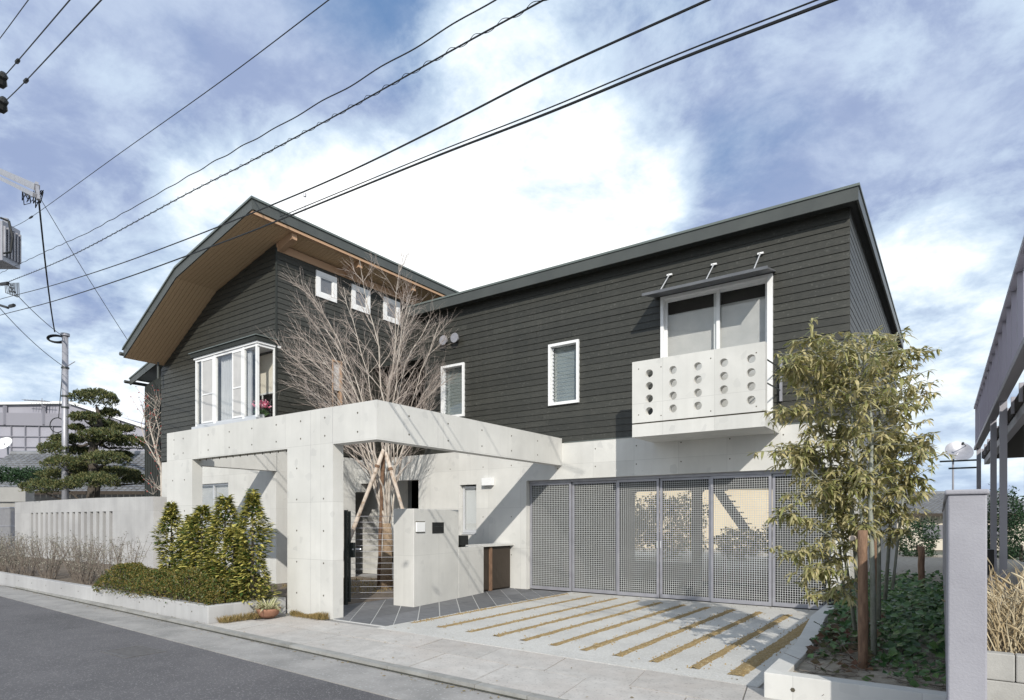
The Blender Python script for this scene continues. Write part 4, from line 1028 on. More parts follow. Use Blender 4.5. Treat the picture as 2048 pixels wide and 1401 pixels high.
o = mb.build('turf_tuft', 'tuft'); o['kind'] = 'stuff'
# potted pink flower in the bay window
pf = thing('potted_flower', 'pink cyclamen in a small pot inside the corner bay window', 'flower pot', (-13.62, 8.8, 3.93))
MB().lathe([(.05, 0), (.075, .12), (.08, .12), (.07, .11)], (-13.52, 8.80, 3.93), 14).build('pot', 'white', pf)
mb = MB()
for k in range(90): mb.leaf(V(-13.52, 8.8, 4.03) + rdir(0, 1) * rnd.uniform(.05, .15), rdir(-.2, 1), rdir(), .09, .07)
mb.build('leaves', 'ivy', pf)
mb = MB()
for k in range(150): mb.leaf(V(-13.52, 8.8, 4.22) + V(rnd.uniform(-.17,.17), rnd.uniform(-.12,.12), rnd.uniform(-.02,.13)), rdir(-.1, 1), rdir(), .065, .05)
mb.build('petals', 'pink', pf)

# evergreen oak at the right with stakes
ok = thing('evergreen_oak', 'slender multi stemmed evergreen with long drooping olive leaves', 'tree', (-.62, 7.0, .16))
stems = MB(); lv = []
oy = lambda u, v, Y: onY(u, v, Y)
paths = [([(1722, 1290), (1712, 1120), (1700, 980), (1690, 860), (1680, 740), (1668, 690)], 6.15, .026), ([(1748, 1310), (1745, 1150), (1740, 1000), (1744, 860), (1735, 760), (1712, 700)], 5.95, .028),
         ([(1757, 1240), (1758, 1100), (1752, 950), (1760, 830), (1775, 740), (1795, 665)], 6.2, .022), ([(1710, 1260), (1690, 1110), (1672, 980), (1650, 870), (1632, 780), (1628, 700)], 6.3, .019),
         ([(1770, 1200), (1780, 1060), (1783, 930), (1800, 850), (1830, 800)], 6.3, .019), ([(1735, 1290), (1730, 1120), (1716, 960), (1704, 840), (1700, 760)], 6.0, .018), ([(1690, 1200), (1676, 1060), (1668, 960), (1640, 920), (1600, 900)], 6.3, .014),
         ([(1785, 1180), (1800, 1040), (1812, 960), (1838, 925), (1858, 905)], 6.1, .014)]
twig_pts = []
crown_mid = oy(1745, 1043, 6.0)
def otwig(p, d, L, r0, r1, n, wob, up):     # a twig, kept only inside the narrow crown
    t = MB(); pts, _ = limb(t, p, d, L, r0, r1, n, wob, up, 4)
    if max((q - crown_mid).dot(vr) for q in pts) < .64: stems.add(t.v, t.f); twig_pts.append(pts)
for path, Y, r in paths:
    pts = [oy(u, v, Y + rnd.uniform(-.08, .08)) for u, v in path]
    stems.tube(pts, [r * (1 - .75 * i / (len(pts) - 1)) for i in range(len(pts))], 7)
    for i in range(1, len(pts)):
        for q in range(15):
            t = rnd.random(); p = pts[i - 1].lerp(pts[i], t)
            if p.z < 1.2 + .25 * rnd.random(): continue
            hz = min(1.0, max(.35, (p.z - .8) / 1.6)); top = max(0, (p.z - 2.7) / 1.0)
            a = rnd.uniform(0, 6.283)
            d = V(math.cos(a), math.sin(a), rnd.uniform(.0, .7))
            L = rnd.uniform(.18, .5) * hz * (1 - .35 * top)
            otwig(p, d, L, .006, .0025, 5, .14, -.01)
# a few long side branches seen against the wall and the doors
for (path, Y) in (([(1690, 1090), (1640, 1060), (1590, 1035), (1556, 1020)], 6.10), ([(1690, 1120), (1640, 1110), (1600, 1105), (1570, 1110)], 6.15), ([(1680, 800), (1630, 760), (1590, 740), (1562, 735)], 6.15), ([(1672, 990), (1630, 950), (1590, 915), (1562, 905)], 6.20), ([(1790, 900), (1825, 870), (1855, 880), (1866, 915)], 6.15),
                  ([(1690, 1170), (1660, 1185), (1620, 1190)], 6.05), ([(1700, 860), (1640, 830), (1585, 820), (1556, 830)], 6.20), ([(1690, 1020), (1640, 1000), (1600, 985)], 6.20), ([(1668, 760), (1640, 715), (1612, 690), (1630, 672)], 6.05), ([(1780, 990), (1830, 960), (1850, 962), (1868, 985)], 6.15), ([(1790, 760), (1810, 720), (1822, 700)], 6.05), ([(1770, 830), (1830, 800), (1838, 770)], 6.15), ([(1690, 1150), (1655, 1140), (1610, 1150)], 6.00)):
    pts = [oy(u, v, Y) for u, v in path]; stems.tube(pts, [.009, .007, .005, .003][:len(pts)], 5)
    for i in range(1, len(pts)):
        for q in range(7):
            p = pts[i - 1].lerp(pts[i], rnd.random()); otwig(p, rdir(-.3, .6), rnd.uniform(.1, .3), .004, .002, 4, .15, -.02)
    twig_pts.append([pts[-2].lerp(pts[-1], k / 4) for k in range(5)])
stems.build('stems', 'bark_oak', ok, smooth=True)
twig_pts = [tp for tp in twig_pts if max((p - crown_mid).dot(vr) for p in tp) < .66]
for tp in twig_pts:
    for k in range(1, len(tp)):
        for q in range(4 if k < len(tp) - 1 else 6):
            d = (tp[k] - tp[k - 1]).normalized()
            dd = (d * .5 + rdir(-.7, .45)).normalized()
            lv.append((tp[k] + rdir() * .012, dd, V(0, 0, 1) + rdir() * .5, rnd.triangular(.035, .13, .08), rnd.uniform(.016, .034), rnd.uniform(.1, .9)))
camp = Vector((0, 0, 1.5))
lv.sort(key=lambda it: (it[0] - camp).length / it[3])
for it in lv[:280]: MB().blade(*it).build('leaf', 'oak_leaf', ok)
mb = MB()
for it in lv[280:]: mb.blade(*it)
mb.build('foliage', 'oak_leaf', ok, kind='stuff')
print('oak leaves', len(lv))
def stake(lbl, x, y, z1, r):
    t = thing('wooden_stake', lbl, 'stake', (x, y, .16), 'brown stakes holding up the evergreen')
    pts = [V(x + rnd.uniform(-.006,.006), y, .1 + (z1 - .1) * k / 7) for k in range(8)]
    MB().tube(pts, [r * (1 + rnd.uniform(-.05, .05)) for k in range(8)], 12).build('post', 'log_brown', t, smooth=True)
stake('thick reddish brown stake nearest the street in the corner planter', -.68, 6.43, 1.42, .041)
stake('second brown stake behind the thick one, half hidden by stems', -.80, 8.9, 1.36, .042)
stake('farthest brown stake, short and shaded above the ivy', -.42, 11.4, 1.12, .045)
sr = thing('cross_rail', 'short round cross pole tied to the nearest brown stake', 'pole', (-.8, 6.95, 1.33))
MB().tube([(-.775, 6.50, 1.345), (-.86, 8.9, 1.30)], .024, 10).build('rail', 'log_pale', sr)
# ivy
iv = MB(); iv2 = MB()
for k in range(4200):
    y = rnd.uniform(6.5, 13); x = rnd.uniform(-1.15 - .03*(y-6), .0 + .03*(y-5))
    dens = min(1, max(0, (y - 6.3 + .4 * math.sin(x * 9)) / 1.2))
    if rnd.random() > dens: continue
    z = .18 + (rnd.random() ** 1.5) * (.05 + .42 * min(1, (y - 6.6) / 2.2)) 
    (iv2 if (x < -.62 and y < 8.2 and rnd.random() < .62) else iv).leaf(V(x, y, z), rdir(-.3, .5), V(-.1, -.5, 1) + rdir() * .5, rnd.uniform(.06, .11), rnd.uniform(.06, .10))
for k in range(110):
    x = rnd.uniform(-1.0, .0); y = rnd.uniform(5.85, 6.7)
    if rnd.random() < .45: x = rnd.uniform(-.35, .0)
    (iv2 if x < -.6 else iv).leaf(V(x, y, .19 + .07 * rnd.random()), rdir(-.2, .4), V(0, -.4, 1) + rdir() * .5, rnd.uniform(.05, .09), rnd.uniform(.05, .085))
o = iv.build('ivy', 'ivy'); o['kind'] = 'stuff'
o = iv2.build('bronze_ivy', 'ivy_red'); o['kind'] = 'stuff'
iw = MB()
for k in range(90):
    x = rnd.uniform(-1.05, .0); y = rnd.uniform(5.85, 7.6); limb(iw, V(x, y, .175), rdir(-.1, .12), rnd.uniform(.2, .5), .004, .0025, 5, .25, 0, 3)
o = iw.build('ivy_runners', 'twig'); o['kind'] = 'stuff'
pb = MB()
for q in range(2600):
    i = rnd.randint(0, 10); x = [-6.52, -5.93, -5.36, -4.88, -4.42, -3.955, -3.51, -3.065, -2.62, -2.17, -1.74][i]
    x += rnd.gauss(0, .05 if i < 10 else .08); y = rnd.uniform(6.66 - .045 * i, 11.2 - .055 * i); e = rnd.uniform(.005, .012); z = .012
    pb.add([(x - e, y - e, z - e*.5), (x + e, y - e*.8, z - e*.5), (x, y + e, z - e*.5), (x + e*.2, y, z + e)], [(0,1,3),(1,2,3),(2,0,3)])
o = pb.build('loose_pebbles', 'pebble'); o['kind'] = 'stuff'
lt_ = MB()
for q in range(420):
    c = rnd.random()
    if c < .45: x = rnd.uniform(-20, -1.5); y = KB(x) - abs(rnd.gauss(0, .07)) - .01; z = -.04
    elif c < .7: x = rnd.uniform(-18, -9); y = KB(x) + .12 + rnd.random() * .1; z = .008
    elif c < .85: x = rnd.uniform(-8.7, -1.6); y = rnd.uniform(4.7, 6.4); z = .012
    else: x = rnd.uniform(-6.5, -1.5); y = 11.5 - abs(rnd.gauss(0, .2)); z = .012
    lt_.leaf(V(x, y, z), rdir(-.05, .1), V(0, 0, 1) + rdir() * .3, rnd.uniform(.015, .05), rnd.uniform(.01, .025))
o = lt_.build('leaf_litter', 'tuft'); o['kind'] = 'stuff'
# dry grass
dg = MB()
for k in range(900):
    x = .25 + abs(rnd.gauss(0, .9)); y = rnd.uniform(6.66, 8.6)
    if x > 3.4: continue
    L = rnd.uniform(.25, .75) * (1.0 if rnd.random() < .85 else 1.35)
    p = V(x, y, .35); d = V(rnd.uniform(-.6,.6), rnd.uniform(-.6,.6), 1.1)
    pts = [p]; d = d.normalized(); bend = rdir(-.5, .1) * .22
    for j in range(5): d = (d + bend * (j * .5)).normalized(); pts.append(pts[-1] + d * L / 5)
    dg.tube(pts, [.005, .005, .0045, .004, .003, .002], 3, cap=False)
    if rnd.random() < .35: dg.tube([pts[-2], pts[-1], pts[-1] + d * .07], [.003, .012, .003], 4, cap=False)
o = dg.build('dry_grass', 'dry'); o['kind'] = 'stuff'

# ------------------------------------------------------------------ neighbour's elevated deck at the right
dk = thing('elevated_building', 'mauve metal clad building raised on slim posts at right edge', 'building', (.73, 15.8, 0))
dd = V(-.0157, 1, 0); P0 = V(.73, 15.8, 0); out = V(1, .0157, 0)
def D(t, o_, z): p = P0 + dd * t + out * o_; return (p.x, p.y, z)
t0, t1 = -5.4, 10.5; ZB, ZT = 3.94, 5.32
MB().add([D(t0,.05,ZB), D(t1,.05,ZB), D(t1,.05,ZT), D(t0,.05,ZT)], [(0,1,2,3)]).build('cladding', 'mauve_metal', dk)
n = 17; sl0 = MB()
for k in range(n + 1):
    t = t0 + (t1 - t0) * k / n
    w = .10 if k % 4 == 2 else .05
    MB().bar(D(t, .02, ZB + .04), D(t, .02, ZT - .04), w, .06, (1,0,0)).build('vertical_rib', 'purple_steel', dk)
for k in range(3 * n):
    t = t0 + (t1 - t0) * (k + .5) / (3 * n); sl0.bar(D(t, .045, ZB + .04), D(t, .045, ZT - .04), .012, .012, (1,0,0))
sl0.build('panel_seam', 'purple_steel', dk, kind='stuff')
MB().bar(D(t0, .03, ZT), D(t1, .03, ZT), .16, .07).build('top_rail', 'purple_steel', dk)
MB().bar(D(t0, .03, ZB), D(t1, .03, ZB), .16, .09).build('bottom_rail', 'purple_steel', dk)
MB().bar(D(t0, .30, ZB - .45), D(t1, .30, ZB - .45), .14, .18).build('edge_beam', 'purple_steel', dk)
for k in range(11):
    t = t0 + .6 + k * 1.5; MB().bar(D(t, .2, ZB - .36), D(t, .2, ZB - .04), .10, .10, (1,0,0)).build('bracket', 'purple_steel', dk)
MB().add([D(t0,.2,ZB-.36), D(t1,.2,ZB-.36), D(t1,9,ZB-.36), D(t0,9,ZB-.36), D(t0,.2,ZB-.1), D(t1,.2,ZB-.1), D(t1,9,ZB-.1), D(t0,9,ZB-.1)], [(3,2,1,0),(4,5,6,7),(0,1,5,4),(1,2,6,5),(2,3,7,6),(3,0,4,7)]).build('floor_slab', 'room_dark', dk)
for t, w in ((-4.45, .16), (0.1, .14), (2.9, .12), (9.8, .12)):
    MB().bar(D(t, .06, .0), D(t, .06, ZB + .1), w, .12, (1,0,0)).build('support_post', 'purple_steel', dk)
for z in (3.55, 3.30):
    MB().tube([D(t1 - .2, .06, z), D(t1 - .2, -1.0 if z > 3.4 else -.75, z)], .03, 6).build('outrigger_pipe', 'dark_metal', dk)
# satellite dish on a pole
sdh = thing('satellite_dish', 'grey satellite dish on a thin pole beyond the boundary wall', 'satellite dish', tuple(onY(1906, 985, 24)))
c = onY(1917, 905, 24); ax = (V(0.25, -.75, .55)).normalized(); e1 = ax.orthogonal().normalized(); e2 = ax.cross(e1)
mb = MB(); vs = [c + ax * -.06]; fs = []
for k in range(1, 4):
    for j in range(24):
        a = j * math.pi / 12; r = .47 * k / 3; vs.append(c + e1 * r * math.cos(a) + e2 * r * math.sin(a) + ax * (-.06 + .14 * (k / 3) ** 2))
for j in range(24):
    fs.append((0, 1 + j, 1 + (j + 1) % 24))
    for k in range(2): a = 1 + k * 24 + j; b = 1 + k * 24 + (j + 1) % 24; fs.append((a, a + 24, b + 24, b))
mb.add(vs, fs).build('reflector', 'zinc', sdh, smooth=True)
MB().tube([c - e1 * .4 + ax * .05, c + ax * .5], .015, 5).tube([c + ax * .45, c + ax * .55], .04, 8).build('feed_arm', 'dark_metal', sdh)
b = onY(1906, 985, 24); MB().tube([c - ax * .06, V(b.x, b.y, c.z - .3), V(b.x, b.y, -.1)], .035, 7).build('mast', 'zinc', sdh)
# outdoor unit in the side passage
ac = thing('outdoor_unit', 'dark outdoor unit on a stand in the side passage beyond the ivy', 'air conditioner', (.1, 15.5, 0))
MB().box(-.15, .62, 15.3, 15.7, .45, .95).build('casing', 'black', ac); MB().tube([(.2, 15.295, .7), (.2, 15.27, .7)], .2, 16).build('fan_grille', 'dark_metal', ac)
for x in (-.1, .55): MB().box(x, x + .05, 15.3, 15.7, -.05, .45).build('leg', 'zinc', ac)
# dark hedge and tiled house beyond
def leafball(mb, c, rx, ry, rz, n, L, W):
    for k in range(n):
        d = rdir(); q = .55 + .45 * rnd.random() ** .5; w = 1 + .18 * math.sin(d.x * 6 + d.z * 5) + .1 * math.sin(d.y * 11)
        mb.leaf((c[0] + d.x * rx * q * w, c[1] + d.y * ry * q * w, c[2] + d.z * rz * q * w), rdir(-.2, 1), rdir(), L * rnd.uniform(.6, 1.3), W * rnd.uniform(.6, 1.3))
for (u, v, Y, hw, hh, lbl) in ((1965, 1090, 27, 22, 92, 'dark tall shrub behind the left slim post of the raised building'), (2005, 1085, 26, 30, 110, 'dark tall shrub between the two slim posts of the raised building'), (2042, 1090, 25, 28, 100, 'dark tall shrub at the right edge under the raised building'),
                              (1835, 1090, 27, 34, 55, 'dark shrub at the far end of the side passage')):
    c = onY(u, v, Y); t = thing('evergreen_shrub', lbl, 'shrub', (c.x, c.y, 0), 'dark evergreens at the back right')
    mb = MB(); leafball(mb, c, hw * Y / 1255, .8, hh * Y / 1255, 2600, .14, .06); mb.build('foliage', 'hedge_dark', t)
    MB().tube([(c.x, c.y, -.1), (c.x, c.y, c.z)], .06, 6).build('trunk', 'bark_pine', t)
def tile_roof(house_, e0, e1, r0, r1, rows, cols, name='tiled_slope'):
    # e0-e1 eave line, r0-r1 ridge line; wavy courses of pan tiles, joined
    e0, e1, r0, r1 = map(Vector, (e0, e1, r0, r1)); mb = MB()
    nrm_ = (e1 - e0).cross(r0 - e0).normalized()
    if nrm_.z < 0: nrm_ = -nrm_
    for i in range(rows):
        for j in range(cols):
            def pt(a, b, h): return (e0.lerp(e1, a)).lerp(r0.lerp(r1, a), b) + nrm_ * h
            a0, a1, b0, b1 = j / cols, (j + .96) / cols, i / rows, (i + 1.0) / rows
            am = (a0 + a1) / 2
            mb.add([pt(a0, b0, .055), pt(am, b0, .10), pt(a1, b0, .055), pt(a0, b1, .0), pt(am, b1, .045), pt(a1, b1, .0), pt(a0, b0, 0), pt(a1, b0, 0)], [(0,1,4,3),(1,2,5,4),(6,7,2,1,0)])
    mb.build(name, 'tile', house_, kind='stuff')
    MB().tube([r0, r1], .16, 8).build('ridge', 'tile', house_)
def low_house(lbl, u0, u1, v_eave, v_ridge, Y, depth, wallm, windows=True):
    c0, c1 = onY(u0, v_eave, Y), onY(u1, v_eave, Y); t = thing('tiled_house', lbl, 'house', ((c0.x + c1.x)/2, (c0.y + c1.y)/2, 0))
    k0, k1 = onY(u0, v_ridge, Y + depth), onY(u1, v_ridge, Y + depth)
    dirx = (c1 - c0).normalized(); k0 = c0 + vd * depth; k1 = c1 + vd * depth
    zr = 1.5 + (1043 - v_ridge) / 1255 * (Y + depth); k0.z = k1.z = zr
    L = (c1 - c0).length
    tile_roof(t, c0, c1, k0, k1, int(depth * 1.15 / .28), int(L / .28))
    b0, b1 = k0 + vd * depth, k1 + vd * depth; b0.z = b1.z = c0.z
    MB().add([k0, k1, b1, b0], [(0,1,2,3)]).build('back_slope', 'tile', t)
    w0, w1 = c0 + vd * .6 + dirx * .5, c1 + vd * .6 - dirx * .5
    MB().prism([(w0.x, w0.y), (w1.x, w1.y), ((w1 + vd * (2*depth - 1.2)).x, (w1 + vd * (2*depth - 1.2)).y), ((w0 + vd * (2*depth - 1.2)).x, (w0 + vd * (2*depth - 1.2)).y)], [], PZ, -.1, c0.z + .1).build('wall', wallm, t)
    MB().bar(c0, c1, .14, .16).build('eave_gutter', 'wood_dark', t)
    g0, g1 = w0 - vd * .02, w1 - vd * .02
    for f in ((.25, .6) if windows else ()):
        p = g0.lerp(g1, f); q = g0.lerp(g1, f + .15); wf = MB().bar((p.x, p.y, c0.z * .5), (q.x, q.y, c0.z * .5), .06, c0.z * .4).build('window', 'blind_dark', t)
    return t
low_house('grey tiled house behind the pine at the far left', -120, 330, 986, 908, 29, 4.2, 'plaster_grey')
low_house('low tiled house beyond the side passage at right', 1760, 2120, 1030, 988, 34, 4.0, 'plaster')
th = low_house('beige tiled house seen through the garage opening', 1200, 1600, 962, 905, 35, 3.0, 'plaster_warm', False)
# garden seen through the garage: fence and shrubs
struct(MB().prism([(-18, 15.6), (2, 15.6), (2, 34), (-18, 34)], [], PZ, -.01, .0).build('back_yard', 'sandsoil'))
for (x, y, z, r, n, lbl) in ((-11.6, 24.0, 1.3, 1.5, 6500, 'tall leafy shrub in the back yard filling the left garage opening'), (-9.4, 24.6, 1.3, 1.4, 6000, 'broad leafy shrub in the back yard beside the garage pier'), (-6.9, 25.0, .62, .9, 1900, 'low shrub in the back yard, left under the bright wall'), (-5.4, 25.2, .72, .9, 1900, 'low shrub in the back yard, right under the bright wall')):
    t = thing('garden_shrub', lbl, 'shrub', (x, y, 0), 'shrubs in the back yard')
    mb = MB(); leafball(mb, (x, y, z), r, r * .8, z * .98, n, .13, .07); mb.build('foliage', 'azalea', t); MB().tube([(x, y, 0), (x, y, z)], .04, 6).build('trunk', 'twig', t)
os_ = thing('outdoor_stair', 'dark sloping outdoor stair in the back yard seen through the garage grille', 'stairs', tuple(onY(1490, 1080, 27)))
a_, b_ = onY(1422, 962, 27), onY(1492, 1062, 27)
MB().bar(a_, b_, .35, .22, vd).build('stringer', 'iron', os_)
for k in range(9): p = a_.lerp(b_, (k + .5) / 9); MB().bar(p - vr * .16 + V(0,0,.18), p + vr * .16 + V(0,0,.18), .9, .05).build('tread', 'iron', os_)
# ------------------------------------------------------------------ factory, antenna, dish at the far left
fa = thing('factory', 'mauve grey metal clad factory with low gable behind the tiled house', 'building', tuple(onY(140, 1043, 58)))
fa_o = [onY(u, v, 58) for (u, v) in ((-160, 1130), (420, 1130), (420, 898), (142, 808), (-160, 812))]
fl = [p + vd * 30 for p in fa_o]
MB().add(fa_o + fl, [(0,1,2,3,4), (9,8,7,6,5), (0,5,6,1), (1,6,7,2), (2,7,8,3), (3,8,9,4), (4,9,5,0)]).build('cladding', 'factory', fa)
fv = -vd * .15
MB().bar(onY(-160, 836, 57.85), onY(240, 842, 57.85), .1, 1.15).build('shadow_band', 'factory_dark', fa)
MB().bar(onY(-160, 810, 57.9), onY(143, 806, 57.9), .5, .22).bar(onY(143, 806, 57.9), onY(420, 896, 57.9), .5, .25).build('verge', 'white', fa)
for u in (-60, -10, 22, 50, 78, 105, 150, 205, 250): MB().bar(onY(u, 850, 57.9), onY(u, 1010, 57.9), .06, .10).build('panel_joint', 'factory_dark', fa)
for v in (872, 893, 915): MB().bar(onY(-160, v, 57.88), onY(330, v + 3, 57.88), .05, .06).build('panel_joint', 'factory_dark', fa)
for u in (10, 88): MB().bar(onY(u, 812, 57.85), onY(u, 850, 57.85), .25, .3).build('downpipe', 'factory_dark', fa)
an = thing('tv_antenna', 'thin television antenna on the factory roof', 'antenna', tuple(onY(84, 808, 57)))
MB().tube([onY(84, 812, 57), onY(84, 797, 57)], .03, 5).build('mast', 'zinc', an); MB().tube([onY(48, 801, 57), onY(100, 804, 57)], .03, 5).build('boom', 'zinc', an)
am = MB()
for k in range(9): a = onY(52 + k * 5.5, 801.3 + k * .3, 57); am.tube([a - vd * .5, a + vd * .5 + V(0,0,.05)], .02, 4)
am.build('elements', 'zinc', an, kind='stuff')
ld = thing('roof_dish', 'small white dish on a mast above the left tiled roof', 'satellite dish', tuple(onY(16, 905, 33)))
c = onY(8, 888, 33); ax = V(.5, -.7, .6).normalized(); e1 = ax.orthogonal().normalized(); e2 = ax.cross(e1)
vs = [c - ax * .05]; fs = []
for k in (1, 2):
    for j in range(20): a = j * math.pi / 10; r = .42 * k / 2; vs.append(c + e1*r*math.cos(a) + e2*r*math.sin(a) + ax*(-.05 + .1*(k/2)**2))
for j in range(20): fs += [(0, 1 + j, 1 + (j+1) % 20), (1 + j, 21 + j, 21 + (j+1) % 20, 1 + (j+1) % 20)]
MB().add(vs, fs).build('reflector', 'white', ld, smooth=True)
MB().tube([c, onY(16, 892, 33.2), onY(16, 930, 33.2)], .05, 6).build('mast', 'zinc', ld)
lh = thing('garden_hedge', 'dark green hedge along the left tiled house eave', 'hedge', tuple(onY(25, 985, 26)))
mb = MB(); 
for u in range(-40, 90, 14):
    c = onY(u, 952 + rnd.uniform(-4, 4), 26.5); leafball(mb, c, .38, .4, .32, 380, .12, .05)
mb.build('foliage', 'hedge_dark', lh)
MB().bar(onY(-45, 990, 26.5), onY(60, 990, 26.5), .5, .6).build('base', 'plaster_grey', lh)

# ------------------------------------------------------------------ poles and wires
gp_ = thing('steel_pole', 'galvanised steel service pole with a coiled cable at its top', 'pole', (-25.72, 9.02, 0))
MB().tube([(-25.72, 9.02, 0), (-25.72, 9.02, 8.05)], [.115, .095], 14).build('pole', 'zinc', gp_, smooth=True)
MB().tube([(-25.72, 9.02, 8.05), (-25.72, 9.02, 8.14)], .14, 14).build('cap', 'zinc', gp_)
cl = MB(); c = V(-25.72, 9.02, 7.95) - vr * .3
for w in range(3): cl.tube([c + vr * (.24 + .015*w) * math.cos(a * .3142) + V(0, 0, .12 * math.sin(a * .3142)) + vd * (.05 * w - .05 + .08*math.cos(a * .3142)) for a in range(21)], .03, 6)
cl.build('cable_coil', 'cable', gp_)
c = V(-25.72, 9.02, 4.9) - vr * .28
MB().tube([c + vr * .26 * math.cos(a * .3142) + V(0, 0, .26 * math.sin(a * .3142)) for a in range(21)], .018, 5).tube([c + V(0, 0, .26) + vr*.05, c + vr*.16 + V(0,0,1.6), V(-25.72, 9.02, 7.2) - vr*.1], .015, 5).build('hanging_coil', 'cable', gp_)
for z in (6.9, 5.9, 5.5, 3.9): MB().tube([(-25.72, 9.02, z), (-25.72, 9.02, z + .05)], .125, 12).build('clamp', 'dark_metal', gp_)
MB().tube([V(-25.72, 9.02, 7.0) + vr*.1, V(-25.72, 9.02, 7.15) + vr*.35], .015, 5).tube([V(-25.72, 9.02, 5.6) + vr*.1, V(-25.72, 9.02, 5.6) + vr*.22], .03, 5).build('side_hook', 'zinc', gp_)
WK, WC = .1277, 3.66          # the wires run in one upright plane y + WK x = WC, from the utility pole along the street
def onW(u, v, o=0):           # surveyed point of a wire
    a = (u - 1024) / 1255; c, s = math.cos(YAW), math.sin(YAW); dx, dy, dz = a * c - s, a * s + c, (1043 - v) / 1255
    t = (WC + o) / (dy + WK * dx); return V(dx * t, dy * t, 1.5 + dz * t)
up_ = thing('utility_pole', 'concrete utility pole with transformer and crossarms at the left edge', 'utility pole', (-28.5, 7.3, -.1))
pz = lambda v: onW(-44, v).z
PXY = onW(-44, 600); PXY = V(PXY.x, PXY.y, 0)
MB().tube([PXY + V(0,0,-.1), PXY + V(0,0, pz(40))], [.22, .13], 14).build('pole', 'plaster_grey', up_, smooth=True)
MB().bar(onW(-46, 322), onW(74, 376), .12, .16).build('crossarm', 'zinc', up_)
MB().bar(onW(-46, 334, -.2), onW(70, 391, -.2), .09, .09).build('crossarm', 'zinc', up_)
MB().bar(onW(73, 366), onW(77, 400), .07, .07).build('arm_end', 'zinc', up_)
cm = MB()
for k in range(12):
    q = onW(rnd.uniform(44, 72), 388); w_ = .35
    cm.tube([q + V(0,0,.08), q + V(rnd.uniform(-.2,.2), .04, -.3 * rnd.random()), q + V(rnd.uniform(.05,.5), .03, -.4 * rnd.random()), q + V(rnd.uniform(.2,.6), 0, -.1)], .012, 4)
cm.build('jumper_wires', 'cable', up_, kind='stuff')
ta, tb = onW(-2, 530), onW(-2, 452); tb = V(ta.x, ta.y, tb.z)
tf = MB().bar(ta, tb, .70, .78, vr).build('transformer', 'zinc', up_)
for k in range(6): MB().bar(ta + vr * .42 + vd * (.12 * k - .3) + V(0,0,.15), tb + vr * .42 + vd * (.12 * k - .3) - V(0,0,.15), .03, .07, vr).build('cooling_fin', 'zinc', tf)
for k in (-.22, .22): MB().tube([tb + vr * k, tb + vr * k + V(0, 0, .22)], .08, 8).build('bushing', 'zinc', tf)
q = tb + vr * .30 - vd * .3
MB().tube([q + V(0, 0, .1), q + vr * .25, q + vr * .36 - V(0,0,.5), q + vr * .30 - V(0,0,.95), q + vr * .1 - V(0,0,1.0)], .035, 6).build('bushing_lead', 'cable', tf)
MB().bar(PXY + V(0, 0, (ta.z + tb.z) / 2), (ta + tb) / 2 - vr * .3, .14, .14).build('hanger', 'zinc', up_)
for (u, v) in ((4, 158), (5, 208)):
    p = onW(u, v); a = V(PXY.x, PXY.y, p.z + .1)
    MB().tube([a, p], .04, 6).build('insulator_arm', 'zinc', up_)
    MB().tube([p + V(-.16, 0, -.22), p + V(-.10, 0, -.10), p + V(0, 0, 0), p + V(.06, 0, .08), p + V(.14, 0, .14)], [.08, .17, .12, .15, .06], 8).build('insulator', 'black', up_)
def wire(lbl, pts, r, knots=()):
    P_ = [Vector(p) for p in pts]; out = []
    t = thing('overhead_wire', lbl, 'cable', tuple(P_[0]))
    for i in range(len(P_) - 1):     # Catmull-Rom through surveyed points
        p0 = P_[max(i-1, 0)]; p1 = P_[i]; p2 = P_[i+1]; p3 = P_[min(i+2, len(P_)-1)]
        for k in range(6):
            s = k / 6; out.append(.5 * ((2*p1) + (p2 - p0)*s + (2*p0 - 5*p1 + 4*p2 - p3)*s*s + (3*p1 - p0 - 3*p2 + p3)*s**3))
    out.append(P_[-1])
    MB().tube(out, r, 6).build('cable', 'cable', t)
    for kx in knots:
        i = min(range(len(out)), key=lambda j: (out[j] - kx).length); a = out[i]; d = (out[min(i+1, len(out)-1)] - a).normalized()
        MB().tube([a - d*.26, a - d*.12, a + d*.12, a + d*.26], [r, r*3.6, r*3.6, r], 7).build('sleeve', 'cable', t)
    return t, out
def far(l, zl):     # carry a wire on to the pole at the left and out of view at the right
    a, b = l[-2], l[-1]; d = b - a; n = max(2, int(7 / d.length)); right = [b + d * k for k in range(1, n + 1)]
    left = []
    if zl is not None:
        p = V(PXY.x + .2, PXY.y, l[0].z + (l[0].z - l[1].z) / (l[0] - l[1]).length * (l[0] - PXY - V(0, 0, l[0].z)).length * .8)
        m = max(2, int((p - l[0]).length / (l[1] - l[0]).length)); left = [p.lerp(l[0], k / m) for k in range(m)]
    return left + l + right
def W(*uv, o=0): return [onW(u, v, o) for u, v in uv]
wire('highest thin wire crossing the top left corner', far(W((-30, 115), (0, 77), (57, 0)), None), .012)
wire('upper left wire ending in the higher black insulator', far(W((6, 156), (35, 123), (140, 0)), None), .014, (onW(35, 123),))
wire('upper left wire ending in the lower black insulator', far(W((7, 206), (52, 162), (203, 0)), None), .014, (onW(52, 162),))
wire('thin single wire crossing the sky from the crossarm to the top', far(W((20, 457), (62, 435), (233, 312), (445, 161), (658, 0)), None), .0065, (onW(60, 436),))
wa = far(W((0, 547), (95, 502), (178, 465), (291, 402), (428, 324), (548, 258), (700, 172), (831, 95), (989, 0)), 0)
wv = []
for p, q in zip(wa, wa[1:]):
    n_ = max(1, int((q - p).length / .42)); wv += [p.lerp(q, k / n_) + V(0, 0, .010 * math.sin(p.lerp(q, k / n_).x * 6.5)) for k in range(n_)]
wire('slightly wavy cable, upper of the four thick cables', wv + [wa[-1]], .0065)
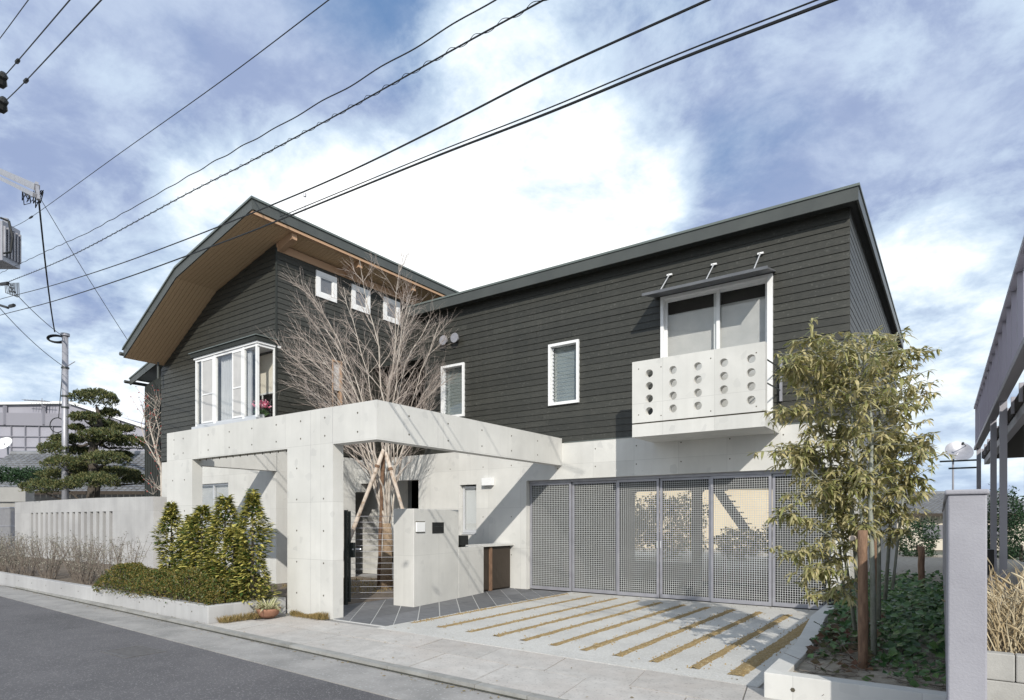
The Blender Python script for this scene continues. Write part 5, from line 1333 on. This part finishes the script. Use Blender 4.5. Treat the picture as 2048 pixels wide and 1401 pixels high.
t, out = wire('cable wrapped in a spiral hanger, second of the four thick cables', far(W((8, 568), (95, 533), (178, 494), (363, 394), (490, 329), (582, 280), (700, 216), (897, 105), (1088, 0)), 0), .0075)
pts = []; ph = 0
for p, q in zip(out, out[1:]):
    n_ = max(1, int((q - p).length / .02))
    for k in range(n_): ph += .42; pts.append(p.lerp(q, k / n_) + V(0, .017 * math.cos(ph), .017 * math.sin(ph) + .005))
MB().tube(pts, .003, 3, cap=False).build('spiral_hanger', 'cable', t)
wire('thick black cable passing in front of the roof apex, third of four', far(W((0, 599), (99, 573), (223, 534), (370, 480), (540, 412), (700, 343), (900, 245), (1095, 146), (1417, 0)), 0), .0085)
wd = W((0, 631), (103, 604), (252, 556), (459, 480), (560, 440), (700, 383), (880, 310), (1095, 227), (1358, 119), (1661, 3))
wire('lowest and thickest black cable crossing in front of the house', far(wd, 0), .0095)
wire('thin parallel wire hugging the lowest thick cable', far([p + V(0, .0, .035) for p in wd[4:]], None), .005)
def sag(a, b, s, n=10): a, b = Vector(a), Vector(b); return [a.lerp(b, k/n) + V(0, 0, -s*4*(k/n)*(1-k/n)) for k in range(n+1)]
ptop = V(-25.72, 9.02, 8.05)
wire('thin service wire dropping from the crossarm to the house eave', sag(onW(80, 396), (-18.55, 8.0, 6.45), .05), .008)
wire('thick curved cable hanging from the crossarm to the steel pole', sag(onW(77, 395), ptop + V(.1, -.35, .05), .3), .022)
wire('thin wire from the cable clamps to the top of the steel pole', sag(onW(12, 566), ptop + V(.1, -.1, -.05), .1), .010)
wire('lower thin wire reaching the middle of the steel pole', sag(onW(0, 617), V(-25.65, 8.95, 6.95), .12), .010)
wc = thing('cable_clamp', 'tangle of clamps and loops hanging on the cables at the left edge', 'clamp', tuple(onW(14, 568)))
cm = MB()
for k in range(7):
    q = onW(10 + k * 2.5, 570); cm.tube([q, q + V(.05 + .05*k, 0, -.25 - .03*k), q + V(.35 + .03*k, 0, -.35 - .02*k), q + V(.5, 0, -.05)], .010, 4)
cm.tube([onW(2, 569), onW(16, 567)], .05, 6).tube([onW(0, 611), onW(16, 616)], .04, 6).tube([onW(20, 613), onW(28, 611)], .05, 6)
cm.build('clamps', 'cable', wc)
lr = thing('lightning_rod', 'thin metal rod standing on the tall roof edge', 'rod', (-12.63, 9.5, 8.6))
MB().tube([(-12.63, 9.35, 8.4), (-12.63, 9.35, 9.25)], .012, 6).tube([(-12.63, 9.35, 9.22), (-12.63, 9.35, 9.30)], .035, 6).build('rod', 'zinc', lr)
